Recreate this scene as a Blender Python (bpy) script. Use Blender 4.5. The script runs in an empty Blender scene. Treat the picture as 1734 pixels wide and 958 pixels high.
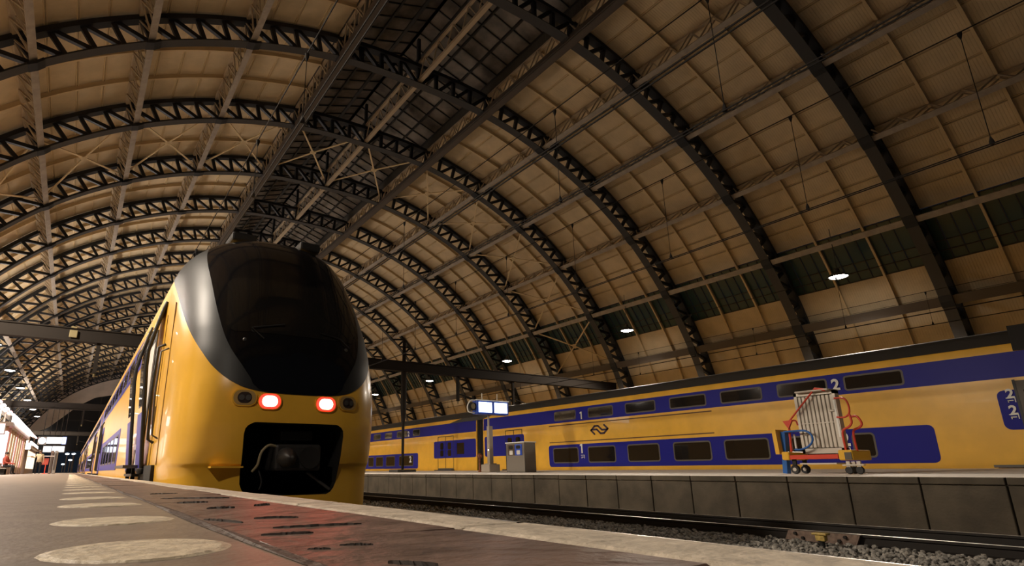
import bpy, bmesh, math, random
import numpy as np
from mathutils import Vector, Matrix
random.seed(7)
R_ = math.radians
scn = bpy.context.scene
COL = scn.collection

# ------------------------------------------------------------------ camera
CAMZ = .11
FPX = 969.7; PCX, PCY = 765.5, 519.6
def cam_axes(yaw, pitch, roll):
    f = np.array([math.sin(yaw)*math.cos(pitch), math.cos(yaw)*math.cos(pitch), math.sin(pitch)])
    r = np.array([math.cos(yaw), -math.sin(yaw), 0.]); u = np.cross(r, f)
    c, s = math.cos(roll), math.sin(roll)
    return c*r+s*u, -s*r+c*u, f
CR, CU, CF = cam_axes(R_(32.801), R_(15.782), R_(-.506))
camd = bpy.data.cameras.new('camera'); cam = bpy.data.objects.new('camera', camd); COL.objects.link(cam)
camd.sensor_fit = 'HORIZONTAL'; camd.sensor_width = 36.; camd.lens = 36.*FPX/1734.
camd.shift_x = (867-PCX)/1734.; camd.shift_y = (PCY-479)/1734.
camd.clip_start = .02; camd.clip_end = 1000.
cam.matrix_world = Matrix(((CR[0], CU[0], -CF[0], 0), (CR[1], CU[1], -CF[1], 0), (CR[2], CU[2], -CF[2], CAMZ), (0, 0, 0, 1)))
scn.camera = cam
def px_of(P):
    d = np.array([P[0], P[1], P[2]-CAMZ]); z = d@CF
    if z < .05: return None
    return PCX+FPX*(d@CR)/z, PCY-FPX*(d@CU)/z
def ray(x, y): return CF+CR*(x-PCX)/FPX-CU*(y-PCY)/FPX
def on_x(x, y, X): d = ray(x, y); return d*(X/d[0])+np.array([0, 0, CAMZ])
def on_y(x, y, Y): d = ray(x, y); return d*(Y/d[1])+np.array([0, 0, CAMZ])
def on_z(x, y, Z): d = ray(x, y); return d*((Z-CAMZ)/d[2])+np.array([0, 0, CAMZ])

# ------------------------------------------------------------------ world, exposure
w = bpy.data.worlds.new('night'); scn.world = w; w.use_nodes = True
w.node_tree.nodes['Background'].inputs[0].default_value = (.035, .05, .075, 1)
w.node_tree.nodes['Background'].inputs[1].default_value = .12
scn.view_settings.view_transform = 'Standard'; scn.view_settings.look = 'None'
scn.view_settings.gamma = 1.0; scn.view_settings.use_curve_mapping = False
scn.view_settings.exposure = 0.78

# ------------------------------------------------------------------ measures of the place (metres, left platform top = 0)
S = 6.8                       # rib spacing
X0 = 12.675                   # hall centre line
RIBY = 22.753                 # first fully seen rib
RIB0, RIBN = -5, 17           # rib indices
EDGE = .822                    # left platform edge
XW = 12.45                     # right platform wall
XF = 20.9                     # side of the train beyond it
RAILZ = -.876
TRACKS = (2.42, 6.60, 10.75)
FPE = 20.6                    # far edge of the far platform
def plat_z(x): return -.083+(x-XW)/(FPE-XW)*.085
LAMP_P = 1.0

# ------------------------------------------------------------------ materials
MATS = {}
def mat(name, col, rough=.6, metal=0., noise=None, bump=None, spec=.5, emit=None, trans=0., coat=0., wave=None, ior=1.45):
    """noise=(scale, amount[, dark colour]); bump=(scale, strength); wave=(axis, period, strength)"""
    if name in MATS: return MATS[name]
    m = bpy.data.materials.new(name); m.use_nodes = True; nt = m.node_tree; b = nt.nodes['Principled BSDF']
    b.inputs['Base Color'].default_value = (*col, 1); b.inputs['Roughness'].default_value = rough
    b.inputs['Metallic'].default_value = metal; b.inputs['Specular IOR Level'].default_value = spec
    b.inputs['Transmission Weight'].default_value = trans; b.inputs['Coat Weight'].default_value = coat; b.inputs['IOR'].default_value = ior
    if emit: b.inputs['Emission Color'].default_value = (*emit[0], 1); b.inputs['Emission Strength'].default_value = emit[1]
    geo = None
    def pos():
        nonlocal geo
        if geo is None: geo = nt.nodes.new('ShaderNodeNewGeometry')
        return geo.outputs['Position']
    if noise:
        n = nt.nodes.new('ShaderNodeTexNoise'); n.inputs['Scale'].default_value = noise[0]; n.inputs['Detail'].default_value = 5
        nt.links.new(pos(), n.inputs['Vector'])
        mx = nt.nodes.new('ShaderNodeMix'); mx.data_type = 'RGBA'
        dk = noise[2] if len(noise) > 2 else tuple(c*(1-noise[1]) for c in col)
        lt = col if len(noise) > 2 else tuple(min(1, c*(1+noise[1]*.6)) for c in col)
        mx.inputs['A'].default_value = (*dk, 1); mx.inputs['B'].default_value = (*lt, 1)
        rp = nt.nodes.new('ShaderNodeMapRange'); rp.inputs['From Min'].default_value = .36; rp.inputs['From Max'].default_value = .64
        nt.links.new(n.outputs['Fac'], rp.inputs['Value']); nt.links.new(rp.outputs['Result'], mx.inputs['Factor'])
        nt.links.new(mx.outputs['Result'], b.inputs['Base Color'])
    h = None
    if bump:
        n = nt.nodes.new('ShaderNodeTexNoise'); n.inputs['Scale'].default_value = bump[0]; n.inputs['Detail'].default_value = 6
        nt.links.new(pos(), n.inputs['Vector']); h = n.outputs['Fac']; st = bump[1]
    if wave:
        sx = nt.nodes.new('ShaderNodeSeparateXYZ'); nt.links.new(pos(), sx.inputs[0])
        mm = nt.nodes.new('ShaderNodeMath'); mm.operation = 'PINGPONG'; mm.inputs[1].default_value = wave[1]/2
        nt.links.new(sx.outputs[wave[0]], mm.inputs[0])
        m2 = nt.nodes.new('ShaderNodeMapRange'); m2.inputs['From Max'].default_value = wave[1]*.12
        nt.links.new(mm.outputs[0], m2.inputs['Value']); h = m2.outputs['Result']; st = wave[2]
    if h is not None:
        bp = nt.nodes.new('ShaderNodeBump'); bp.inputs['Strength'].default_value = st; bp.inputs['Distance'].default_value = .02
        nt.links.new(h, bp.inputs['Height']); nt.links.new(bp.outputs['Normal'], b.inputs['Normal'])
    MATS[name] = m
    return m
def emis(name, col, strength):
    return mat(name, (.02, .02, .02), .5, emit=(col, strength))

# ------------------------------------------------------------------ mesh helpers
class MB:
    def __init__(s): s.v = []; s.f = []
    def add(s, v, f):
        n = len(s.v); s.v += [tuple(map(float, p)) for p in v]; s.f += [tuple(i+n for i in q) for q in f]; return s
    def box(s, c, d, rz=0, M=None):
        x, y, z = d[0]/2, d[1]/2, d[2]/2; vs = []
        for dx, dy, dz in ((-x,-y,-z),(x,-y,-z),(x,y,-z),(-x,y,-z),(-x,-y,z),(x,-y,z),(x,y,z),(-x,y,z)):
            if M is not None: p = M@Vector((dx, dy, dz)); dx, dy, dz = p
            elif rz: dx, dy = dx*math.cos(rz)-dy*math.sin(rz), dx*math.sin(rz)+dy*math.cos(rz)
            vs.append((c[0]+dx, c[1]+dy, c[2]+dz))
        return s.add(vs, [(0,3,2,1),(4,5,6,7),(0,1,5,4),(1,2,6,5),(2,3,7,6),(3,0,4,7)])
    def box2(s, a, b): return s.box([(a[i]+b[i])/2 for i in range(3)], [abs(a[i]-b[i]) for i in range(3)])
    def bbox(s, c, d, bev=.02, seg=2, M=None):
        bm = bmesh.new(); bmesh.ops.create_cube(bm, size=1.)
        for v in bm.verts: v.co = Vector((v.co.x*d[0], v.co.y*d[1], v.co.z*d[2]))
        bmesh.ops.bevel(bm, geom=bm.edges[:], offset=min(bev, min(d)*.45), segments=seg, affect='EDGES', profile=.5)
        bm.verts.index_update()
        vs = []
        for v in bm.verts:
            p = (M@v.co) if M is not None else v.co
            vs.append((p[0]+c[0], p[1]+c[1], p[2]+c[2]))
        s.add(vs, [[v.index for v in f.verts] for f in bm.faces]); bm.free(); return s
    def beam(s, p, q, w, h, up=(0, 0, 1)):
        p, q, up = Vector(p), Vector(q), Vector(up); d = (q-p).normalized(); sd = d.cross(up)
        if sd.length < 1e-5: sd = d.cross(Vector((1, 0, 0)))
        sd.normalize(); u = sd.cross(d).normalized(); vs = []
        for e in (p, q):
            for a, b in ((-1,-1),(1,-1),(1,1),(-1,1)): vs.append(e+sd*(a*w/2)+u*(b*h/2))
        return s.add(vs, [(0,1,2,3),(7,6,5,4),(0,4,5,1),(1,5,6,2),(2,6,7,3),(3,7,4,0)])
    def tube(s, pts, r, n=8, cap=True):
        P = [Vector(p) for p in pts]; rs = r if isinstance(r, (list, tuple)) else [r]*len(P)
        prev = None; rings = []
        for i, p in enumerate(P):
            d = (P[min(i+1, len(P)-1)]-P[max(i-1, 0)]).normalized()
            if prev is None:
                a = d.cross(Vector((0, 0, 1)))
                if a.length < .01: a = d.cross(Vector((1, 0, 0)))
            else: a = prev-d*prev.dot(d)
            a.normalize(); prev = a; b = d.cross(a)
            rings.append([p+(a*math.cos(2*math.pi*k/n)+b*math.sin(2*math.pi*k/n))*rs[i] for k in range(n)])
        vs = [v for rg in rings for v in rg]; f = []
        for i in range(len(P)-1):
            for k in range(n): f.append((i*n+k, i*n+(k+1)%n, (i+1)*n+(k+1)%n, (i+1)*n+k))
        if cap: f += [tuple(range(n))[::-1], tuple((len(P)-1)*n+k for k in range(n))]
        return s.add(vs, f)
    def lathe(s, prof, c=(0, 0, 0), n=20, ax='z'):
        vs = []; f = []
        for r, z in prof:
            for k in range(n):
                a = 2*math.pi*k/n; x, y = r*math.cos(a), r*math.sin(a)
                p = {'z': (x, y, z), 'x': (z, x, y), 'y': (y, z, x)}[ax]
                vs.append((p[0]+c[0], p[1]+c[1], p[2]+c[2]))
        m = len(prof)
        for i in range(m-1):
            for k in range(n): f.append((i*n+k, i*n+(k+1)%n, (i+1)*n+(k+1)%n, (i+1)*n+k))
        if prof[0][0] > 1e-4: f.append(tuple(range(n))[::-1])
        if prof[-1][0] > 1e-4: f.append(tuple((m-1)*n+k for k in range(n)))
        return s.add(vs, f)
    def sweep(s, path, prof, normals, side=(0, 1, 0), closed=True):
        """profile points (a along side, b along normal) swept along path"""
        n = len(prof); vs = []; f = []; sd = Vector(side)
        for p, nn in zip(path, normals):
            for a, b in prof: vs.append(Vector(p)+sd*a+Vector(nn)*b)
        for i in range(len(path)-1):
            for k in range(n if closed else n-1):
                f.append((i*n+k, i*n+(k+1)%n, (i+1)*n+(k+1)%n, (i+1)*n+k))
        if closed: f += [tuple(range(n))[::-1], tuple((len(path)-1)*n+k for k in range(n))]
        return s.add(vs, f)
    def prism(s, poly, axis, a, b):
        """polygon extruded along axis ('x': poly=(y,z), 'y': (x,z), 'z': (x,y)) from a to b"""
        def mk(p, t): return {'x': (t, p[0], p[1]), 'y': (p[0], t, p[1]), 'z': (p[0], p[1], t)}[axis]
        n = len(poly); vs = [mk(p, a) for p in poly]+[mk(p, b) for p in poly]
        f = [tuple(range(n))[::-1], tuple(range(n, 2*n))]+[(i, (i+1)%n, n+(i+1)%n, n+i) for i in range(n)]
        return s.add(vs, f)
    def grid(s, rows):
        m, n = len(rows), len(rows[0])
        return s.add([p for r in rows for p in r], [(i*n+j, i*n+j+1, (i+1)*n+j+1, (i+1)*n+j) for i in range(m-1) for j in range(n-1)])
    def mesh(s, name, material, smooth=False):
        me = bpy.data.meshes.new(name); me.from_pydata(s.v, [], s.f); me.materials.append(material)
        bm = bmesh.new(); bm.from_mesh(me); bmesh.ops.recalc_face_normals(bm, faces=bm.faces); bm.to_mesh(me); bm.free()
        if smooth:
            me.polygons.foreach_set('use_smooth', [True]*len(me.polygons))
            me.set_sharp_from_angle(angle=R_(smooth if smooth > 1 else 40))
        return me
    def build(s, name, material, parent=None, smooth=False, loc=None):
        """one mesh object; loc moves the origin there (vertices given in world space)"""
        me = s.mesh(name, material, smooth)
        if loc is not None:
            me.transform(Matrix.Translation(-Vector(loc)))
        o = bpy.data.objects.new(name, me); COL.objects.link(o)
        if loc is not None: o.location = loc
        if parent is not None:
            o.parent = parent
            o.matrix_parent_inverse = Matrix.Translation(-parent.location) if parent.rotation_euler.z == 0 else parent_inv(parent)
        return o
def parent_inv(p):
    return (Matrix.Translation(p.location)@Matrix.Rotation(p.rotation_euler.z, 4, 'Z')).inverted()
def tag(o, label=None, cat=None, group=None, kind=None):
    if label: o['label'] = label
    if cat: o['category'] = cat
    if group: o['group'] = group
    if kind: o['kind'] = kind
    return o
def thing(name, loc, label, cat, group=None, rz=0):
    o = bpy.data.objects.new(name, None); COL.objects.link(o); o.location = loc; o.rotation_euler = (0, 0, rz)
    o.empty_display_size = .1
    return tag(o, label, cat, group)
def struct(o): return tag(o, kind='structure')
def link_copy(src, parent=None, dy=0.):
    c = src.copy(); COL.objects.link(c); c.parent = parent
    return c
def copy_tree(root, loc, label=None, group=None):
    kids = [o for o in KIDS.get(root.name, [])]
    r = root.copy(); COL.objects.link(r); r.location = loc
    if label: r['label'] = label
    if group: r['group'] = group
    for k in kids:
        c = k.copy(); COL.objects.link(c); c.parent = r; c.matrix_parent_inverse = k.matrix_parent_inverse.copy()
        for g in [o for o in KIDS.get(k.name, [])]:
            d = g.copy(); COL.objects.link(d); d.parent = c; d.matrix_parent_inverse = g.matrix_parent_inverse.copy()
    return r
KIDS = {}
def index_kids():
    KIDS.clear()
    for o in bpy.data.objects:
        if o.parent: KIDS.setdefault(o.parent.name, []).append(o)
def circ(n, r, c=(0, 0), a0=0, a1=2*math.pi, end=False):
    return [(c[0]+r*math.cos(a0+(a1-a0)*k/(n-1 if end else n)), c[1]+r*math.sin(a0+(a1-a0)*k/(n-1 if end else n))) for k in range(n)]
def rrect(x0, x1, y0, y1, r, n=5):
    p = []
    for cx, cy, a in ((x1-r, y1-r, 0), (x0+r, y1-r, 90), (x0+r, y0+r, 180), (x1-r, y0+r, 270)):
        p += [(cx+r*math.cos(R_(a+90*k/(n-1))), cy+r*math.sin(R_(a+90*k/(n-1)))) for k in range(n)]
    return p
def catmull(pts, n=6, closed=False):
    P = [np.array(p, float) for p in pts]; out = []; m = len(P)
    for i in range(m if closed else m-1):
        if closed: a, b, c, d = P[(i-1)%m], P[i], P[(i+1)%m], P[(i+2)%m]
        else: a, b, c, d = P[max(i-1, 0)], P[i], P[i+1], P[min(i+2, m-1)]
        for k in range(n):
            t = k/n; out.append(.5*((2*b)+(-a+c)*t+(2*a-5*b+4*c-d)*t*t+(-a+3*b-3*c+d)*t**3))
    if not closed: out.append(P[-1])
    return [tuple(p) for p in out]
# 5x7 style stroke digits and letters are built from font curves turned into meshes
def text_mesh(name, txt, size, material, M, parent=None, ext=.004):
    cu = bpy.data.curves.new(name, 'FONT'); cu.body = txt; cu.size = size; cu.extrude = ext; cu.align_x = 'CENTER'; cu.align_y = 'CENTER'
    cu.offset = size*.032; cu.resolution_u = 3
    o = bpy.data.objects.new('tmp_text', cu); COL.objects.link(o)
    dg = bpy.context.evaluated_depsgraph_get(); me = bpy.data.meshes.new_from_object(o.evaluated_get(dg)); me.name = name
    bpy.data.objects.remove(o); bpy.data.curves.remove(cu)
    me.transform(M); me.materials.clear(); me.materials.append(material)
    ob = bpy.data.objects.new(name, me); COL.objects.link(ob)
    if parent is not None: ob.parent = parent; ob.matrix_parent_inverse = Matrix.Translation(-parent.location)
    return ob
# ------------------------------------------------------------------ lamps of the hall (two rows of pendant floodlights)
M_lampglow = emis('lamp_glow', (1., .93, .86), 25.)
M_lampbody = mat('lamp_housing', (.10, .10, .10), .4, .6)
LAMPX = (31.4, 2*X0-31.4); LAMPZ = 9.32
def lamp_power(k, right): return (2600. if right else 5200.) if k >= 0 else 1000.
def hall_lamp(x, y, k):
    t = thing('pendant_floodlight', (x, y, LAMPZ), ('round pendant floodlight hanging by the eaves behind the yellow and blue train' if x > X0 else 'round pendant floodlight hanging on the kiosk side of the hall'), 'lamp', ('pendant floodlights behind the far train' if x > X0 else 'pendant floodlights on the kiosk side'))
    MB().lathe([(.05, .42), (.09, .40), (.12, .22), (.30, .16), (.46, .02), (.47, -.03), (.43, -.03), (.41, .0), (.05, .05)], (x, y, LAMPZ), 20).build('housing', M_lampbody, t, 40)
    MB().lathe([(.0, -.085), (.2, -.075), (.36, -.03), (.41, .0)], (x, y, LAMPZ), 20).build('lamp_glass', M_lampglow, t, 60)
    MB().tube([(x, y, LAMPZ+.4), (x, y, LAMPZ+2.6)], .018, 6).build('suspension_rod', M_lampbody, t)
    l = bpy.data.lights.new('floodlight', 'SPOT'); l.energy = lamp_power(k, x > X0); l.color = (1., .86, .70); l.shadow_soft_size = .3; l.spot_size = R_(142); l.spot_blend = .35
    o = bpy.data.objects.new('floodlight', l); COL.objects.link(o); o.location = (0, 0, -.2); o.parent = t; o.rotation_euler = (0, R_(-16 if x < X0 else 16), 0)
LAMPS = []
for k in range(-1, 9):
    for x in LAMPX:
        if x > 0 and k < 0: continue
        LAMPS.append((x, RIBY-1.5*S+2*S*k, k))

# ------------------------------------------------------------------ roof profile
HALF = [(0, 2.872), (.632, 2.839), (1.239, 2.688), (1.801, 2.438), (2.315, 2.076), (2.748, 1.606), (3.071, 1.085), (3.27, .50), (3.32, -.02)]
HP = [np.array((a*S, z*S+CAMZ)) for a, z in HALF]
def prof(u):
    """u: 0 crown, 1 girder, 2..4 purlins, 5 beam over the glazing, 6 beam under it, 8 foot -> (a, z)"""
    i = min(int(u), 7); t = u-i
    def g(k):
        if k < 0: return np.array((-HP[-k][0], HP[-k][1]))
        if k > 8: return HP[8]+(HP[8]-HP[7])
        return HP[k]
    a, b, c, d = g(i-1), g(i), g(i+1), g(i+2)
    return .5*((2*b)+(-a+c)*t+(2*a-5*b+4*c-d)*t*t+(-a+3*b-3*c+d)*t**3)
def prof_n(u):
    p, q = prof(max(u-.02, 0)), prof(min(u+.02, 8)); d = q-p; d /= np.linalg.norm(d)
    return np.array((-d[1], d[0])) if False else np.array((-d[1], d[0]))
def rp(u, side, y, off=0.):
    """world point on the rib bottom line, off metres outwards along the normal"""
    p = prof(u); n = prof_n(u)
    if n[1] < 0 and u < 6: n = -n
    if u >= 6 and n[0] < 0: n = -n
    q = p+n*off
    return (X0+side*q[0], y, q[1])
def rn(u, side):
    a = np.array(rp(u, side, 0, 0)); b = np.array(rp(u, side, 0, 1)); return tuple(b-a)
DEPTH = 1.22          # rib depth
ROOF = 1.34           # ceiling panels
M_rib = mat('rib_black_paint', (.020, .022, .026), .55, .2)
M_ribflange = mat('rib_flange_paint', (.05, .05, .052), .5, .2)
M_purlin = mat('purlin_grey_paint', (.36, .315, .265), .55, noise=(3., .15))
M_lattice = mat('lattice_tan_paint', (.40, .32, .22), .6)
M_girder = mat('girder_dark_paint', (.085, .07, .058), .5, .2)
M_panel = mat('ceiling_board', (.62, .495, .31), .6, noise=(1.2, .10), wave=(1, .11, .5))
M_rafter = mat('rafter_tan_paint', (.62, .48, .28), .6)
M_backing = mat('added_backing_sheet', (.05, .045, .04), .9)
def ribY(k): return RIBY+k*S
Y_A, Y_B = ribY(RIB0), ribY(RIBN)

# one rib
def make_rib(y):
    t = thing('arch_rib', (X0, y, 0), 'black riveted lattice arch rib spanning the whole station hall', 'arch rib', 'arch ribs of the hall roof')
    us = [i*.1 for i in range(0, 81)]
    pts = [(u, -1) for u in us[::-1]]+[(u, 1) for u in us[1:]]
    path = [rp(u, s, y, .0) for u, s in pts]; nor = [rn(u, s) for u, s in pts]
    MB().sweep(path, [(-.24, 0), (.24, 0), (.24, .03), (.05, .05), (.05, .17), (-.05, .17), (-.05, .05), (-.24, .03)], nor).build('bottom_chord', M_ribflange, t)
    MB().sweep(path, [(-.2, DEPTH-.2), (.2, DEPTH-.2), (.2, DEPTH), (-.2, DEPTH)], nor).build('top_chord', M_rib, t)
    for s in (-1, 1):
        n = 4
        for c in range(0, 8):
            for k in range(n):
                u0, u1 = c+k/n, c+(k+1)/n
                m = MB(); m.beam(rp(u1, s, y, .1), rp(u1, s, y, DEPTH-.1), .18, .17, (0, 1, 0)); m.build('web_post', M_rib, t)
                m = MB(); m.beam(rp(u0+.03, s, y, .12), rp(u1-.03, s, y, DEPTH-.16), .17, .18, (0, 1, 0)); m.build('web_diagonal', M_rib, t)
    m = MB(); m.beam(rp(0, 1, y, .1), rp(0, 1, y, DEPTH+1.7), .16, .18, (0, 1, 0)); m.build('crown_post', M_rib, t)
    for s in (-1, 1):
        for c in range(1, 7):
            m = MB(); m.sweep([rp(c-.07, s, y, -.02), rp(c, s, y, -.06), rp(c+.07, s, y, -.02)], [(-.25, 0), (.25, 0), (.25, .1), (-.25, .1)], [rn(c, s)]*3); m.build('joint_gusset', M_rib, t)
    # foot: the rib stands on a pier at each side
    for s in (-1, 1):
        p = rp(8, s, y); MB().box((p[0]+s*.7, y, p[2]/2-.5), (1.7, .9, p[2]+1.0)).build('foot_pier', M_rib, t)
    return t
rib_a = make_rib(ribY(-2)); index_kids()
for k in range(RIB0, RIBN+1):
    if k == -2: continue
    if -4 <= k <= 7: copy_tree(rib_a, (X0, ribY(k), 0))
    else:
        if 'far_rib' not in MATS:
            MATS['far_rib'] = True
            web = MB(); post = MB(); y0 = ribY(-2)
            for s in (-1, 1):
                for c in range(8):
                    for q in range(4):
                        u0, u1 = c+q/4, c+(q+1)/4
                        web.beam(rp(u1, s, y0, .1), rp(u1, s, y0, DEPTH-.1), .18, .17, (0, 1, 0))
                        web.beam(rp(u0+.03, s, y0, .12), rp(u1-.03, s, y0, DEPTH-.16), .17, .18, (0, 1, 0))
                p = rp(8, s, y0); post.box((p[0]+s*.7, y0, p[2]/2-.5), (1.7, .9, p[2]+1.0))
            far_web = web.mesh('lattice_web', M_rib); far_pier = post.mesh('foot_pier', M_rib)
        t = thing('arch_rib', (X0, ribY(k), 0), 'black riveted lattice arch rib spanning the whole station hall', 'arch rib', 'arch ribs of the hall roof')
        for src in KIDS[rib_a.name]:
            if src.name.split('.')[0] in ('bottom_chord', 'top_chord', 'crown_post'):
                c = src.copy(); COL.objects.link(c); c.parent = t; c.matrix_parent_inverse = src.matrix_parent_inverse.copy()
        for me in (far_web, far_pier):
            o = bpy.data.objects.new(me.name, me); COL.objects.link(o); o.parent = t; o.matrix_parent_inverse = Matrix.Translation((-X0, -ribY(-2), 0))

for o in list(bpy.data.objects):
    if o.name.startswith('arch_rib'):
        k = round((o.location.y-RIBY)/S)
        if k == 1: o['label'] = 'black lattice arch rib standing just before the first catenary gantry'
        if k == 2: o['label'] = 'black lattice arch rib just behind the first gantry, beyond the wind braces'
        if k == 17: o['label'] = 'last black lattice arch rib, against the pale end wall'
# purlins: lattice beams along the hall
def make_purlin(u, s, dark):
    name = 'lantern_girder' if dark else 'lattice_purlin'
    where = 'on the far train side' if s > 0 else 'on the kiosk side'
    lab = ('dark lattice girder edging the glazed lantern '+where) if dark else {2: 'pale lattice purlin next to the lantern girder ', 3: 'middle one of three pale lattice purlins ', 4: 'pale lattice purlin next above the side glazing beam '}[u]+where
    p0 = rp(u, s, Y_A); t = thing(name, p0, lab, 'girder' if dark else 'purlin', 'girders beside the lantern' if dark else 'lattice purlins of the vault')
    n = Vector(rn(u, s)); sd = Vector((0, 1, 0)).cross(n)
    a, b = Vector(rp(u, s, Y_A, .16)), Vector(rp(u, s, Y_B, .16))
    if dark:
        a, b = Vector(rp(u, s, Y_A, -.02)), Vector(rp(u, s, Y_B, -.02))
        m = MB(); m.beam(a, b, .46, .28, n); m.build('bottom_chord', M_girder, t)
        m = MB(); m.beam(a-n*.16, b-n*.16, .34, .06, n); m.build('flange', M_girder, t)
    else:
        m = MB(); m.beam(a, b, .27, .05, n); m.beam(a+n*.08, b+n*.08, .05, .12, n); m.build('bottom_chord', M_purlin, t)
    m = MB(); m.beam(rp(u, s, Y_A, 1.20), rp(u, s, Y_B, 1.20), .16, .14, n); m.build('top_chord', M_lattice, t)
    # web of one bay
    y0 = ribY(-2); nb = 6; me = None
    for pl in (0,):
        m = MB()
        for off in (-.10, .10):
            o_ = sd*off
            for k in range(nb):
                ya, yb = y0+S*k/nb, y0+S*(k+1)/nb; ym = (ya+yb)/2
                m.beam(Vector(rp(u, s, ya, 1.16))+o_, Vector(rp(u, s, ym, .2))+o_, .05, .06, sd)
                m.beam(Vector(rp(u, s, ym, .2))+o_, Vector(rp(u, s, yb, 1.16))+o_, .05, .06, sd)
        me = m.mesh('lattice_web', M_lattice)
    for k in range(RIB0, RIBN):
        o = bpy.data.objects.new('lattice_web', me); COL.objects.link(o); o.parent = t
        o.matrix_parent_inverse = Matrix.Translation(-Vector(p0)); o.location = (0, (k+2)*S, 0)
for s in (-1, 1):
    make_purlin(1, s, True)
    for u in (2, 3, 4): make_purlin(u, s, False)
# plain beams above and below the side glazing
for s in (-1, 1):
    for u, wd, ht, m_ in ((5, .10, .34, M_purlin), (6, .10, .30, M_girder)):
        p = rp(u, s, Y_A); n = Vector(rn(u, s))
        t = thing('eaves_beam', p, 'plain tan steel beam above the side glazing strip' if u == 5 else 'broad dark flanged beam below the side glazing strip', 'beam', 'beams above the side glazing' if u == 5 else 'beams below the side glazing')
        m = MB(); m.beam(rp(u, s, Y_A, .28), rp(u, s, Y_B, .28), wd, ht, n); m.build('beam_web', m_, t)
        m = MB(); m.beam(rp(u, s, Y_A, .08), rp(u, s, Y_B, .08), .30 if u == 5 else .46, .06, n); m.build('beam_flange', m_, t)
# crown purlin (tan) hanging on the ribs
t = thing('crown_purlin', rp(0, 1, Y_A), 'slim tan steel beam running under the middle of the glazed lantern', 'purlin')
m = MB(); m.beam(rp(0, 1, Y_A, .2), rp(0, 1, Y_B, .2), .22, .16); m.build('bottom_chord', M_lattice, t)
m = MB(); m.beam(rp(0, 1, Y_A, 1.35), rp(0, 1, Y_B, 1.35), .14, .14); m.build('top_chord', M_lattice, t)
m = MB()
for k in range(RIB0, RIBN):
    for q in range(5):
        y = ribY(k)+S*q/5; m.beam(rp(0, 1, y, .2), rp(0, 1, y+S/10, 1.35), .05, .05, (1, 0, 0)); m.beam(rp(0, 1, y+S/10, 1.35), rp(0, 1, y+S/5, .2), .05, .05, (1, 0, 0))
m.build('lattice_web', M_lattice, t)

# ------------------------------------------------------------------ ceiling: boards between rafters and stringers
ceil = bpy.data.objects.new('ceiling', None); COL.objects.link(ceil); struct(ceil); ceil.location = (X0, 0, 20)
CELLS = []   # (area in view, u0, u1, side, y0, y1, kind)
def area_of(ps):
    q = [px_of(p) for p in ps]
    if any(a is None for a in q): return 0
    cx = sum(a[0] for a in q)/4; cy = sum(a[1] for a in q)/4
    if not (-60 < cx < 1790 and -60 < cy < 1000): return 0
    return abs(sum(q[i][0]*q[(i+1)%4][1]-q[(i+1)%4][0]*q[i][1] for i in range(4)))/2
for k in range(RIB0, RIBN):
    for s in (-1, 1):
        for c in (1, 2, 3, 4):
            for q in range(4):
                for j in range(3): CELLS.append((c+q/4, c+(q+1)/4, s, ribY(k)+S*j/3, ribY(k)+S*(j+1)/3))
        for ua, ub in ((5.62, 6.0), (6, 6.5), (6.5, 7.0), (7, 7.5), (7.5, 8)):
            for j in range(3): CELLS.append((ua, ub, s, ribY(k)+S*j/3, ribY(k)+S*(j+1)/3))
def cell_pts(c, off, g=.012):
    u0, u1, s, ya, yb = c; du = g/3.9
    return [rp(u0+du, s, ya+g, off), rp(u1-du, s, ya+g, off), rp(u1-du, s, yb-g, off), rp(u0+du, s, yb-g, off)]
def slab(m, a, b):
    m.add(a+b, [(0,1,2,3),(7,6,5,4),(0,4,5,1),(1,5,6,2),(2,6,7,3),(3,7,4,0)])
ranked = sorted(CELLS, key=lambda c: -area_of(cell_pts(c, ROOF)))
rest = MB()
for i, c in enumerate(ranked):
    a, b = cell_pts(c, ROOF), cell_pts(c, ROOF+.05)
    if i < 300:
        m = MB(); slab(m, a, b); m.build('ceiling_panel', M_panel, ceil)
    else: slab(rest, a, b)
tag(rest.build('ceiling_panels', M_panel, ceil), kind='stuff')
# rafters (two per bay, curved) and stringers
m = MB(); m2 = MB()
for k in range(RIB0, RIBN):
    for s in (-1, 1):
        for j in (1, 2):
            y = ribY(k)+S*j/3; us = [1+.2*i for i in range(0, 36)]
            m.sweep([rp(u, s, y, 0) for u in us], [(-.05, ROOF-.22), (.05, ROOF-.22), (.05, ROOF-.19), (.015, ROOF-.19), (.015, ROOF), (-.015, ROOF), (-.015, ROOF-.19), (-.05, ROOF-.19)], [rn(u, s) for u in us])
for s in (-1, 1):
    for c in (1, 2, 3, 4):
        for q in (1, 2, 3):
            u = c+q/4
            for d in (-.04, .04):
                m2.beam(rp(u+d/3.9, s, Y_A, ROOF-.02), rp(u+d/3.9, s, Y_B, ROOF-.02), .035, .06, rn(u, s))
    for u in (6.5, 7, 7.5): m2.beam(rp(u, s, Y_A, ROOF-.02), rp(u, s, Y_B, ROOF-.02), .08, .06, rn(u, s))
tag(m.build('rafters', M_rafter, ceil), kind='stuff'); tag(m2.build('stringers', M_rafter, ceil), kind='stuff')
# unseen sheet added above the boards to stop light leaking through
m = MB()
for s in (-1, 1):
    for ua, ub in ((1, 5), (5.62, 8)):
        n = int((ub-ua)*6); us = [ua+(ub-ua)*i/n for i in range(n+1)]
        m.grid([[rp(u, s, Y_A, ROOF+.09) for u in us], [rp(u, s, Y_B, ROOF+.09) for u in us]])
m.build('added_backing_sheet', M_backing, ceil)
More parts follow.
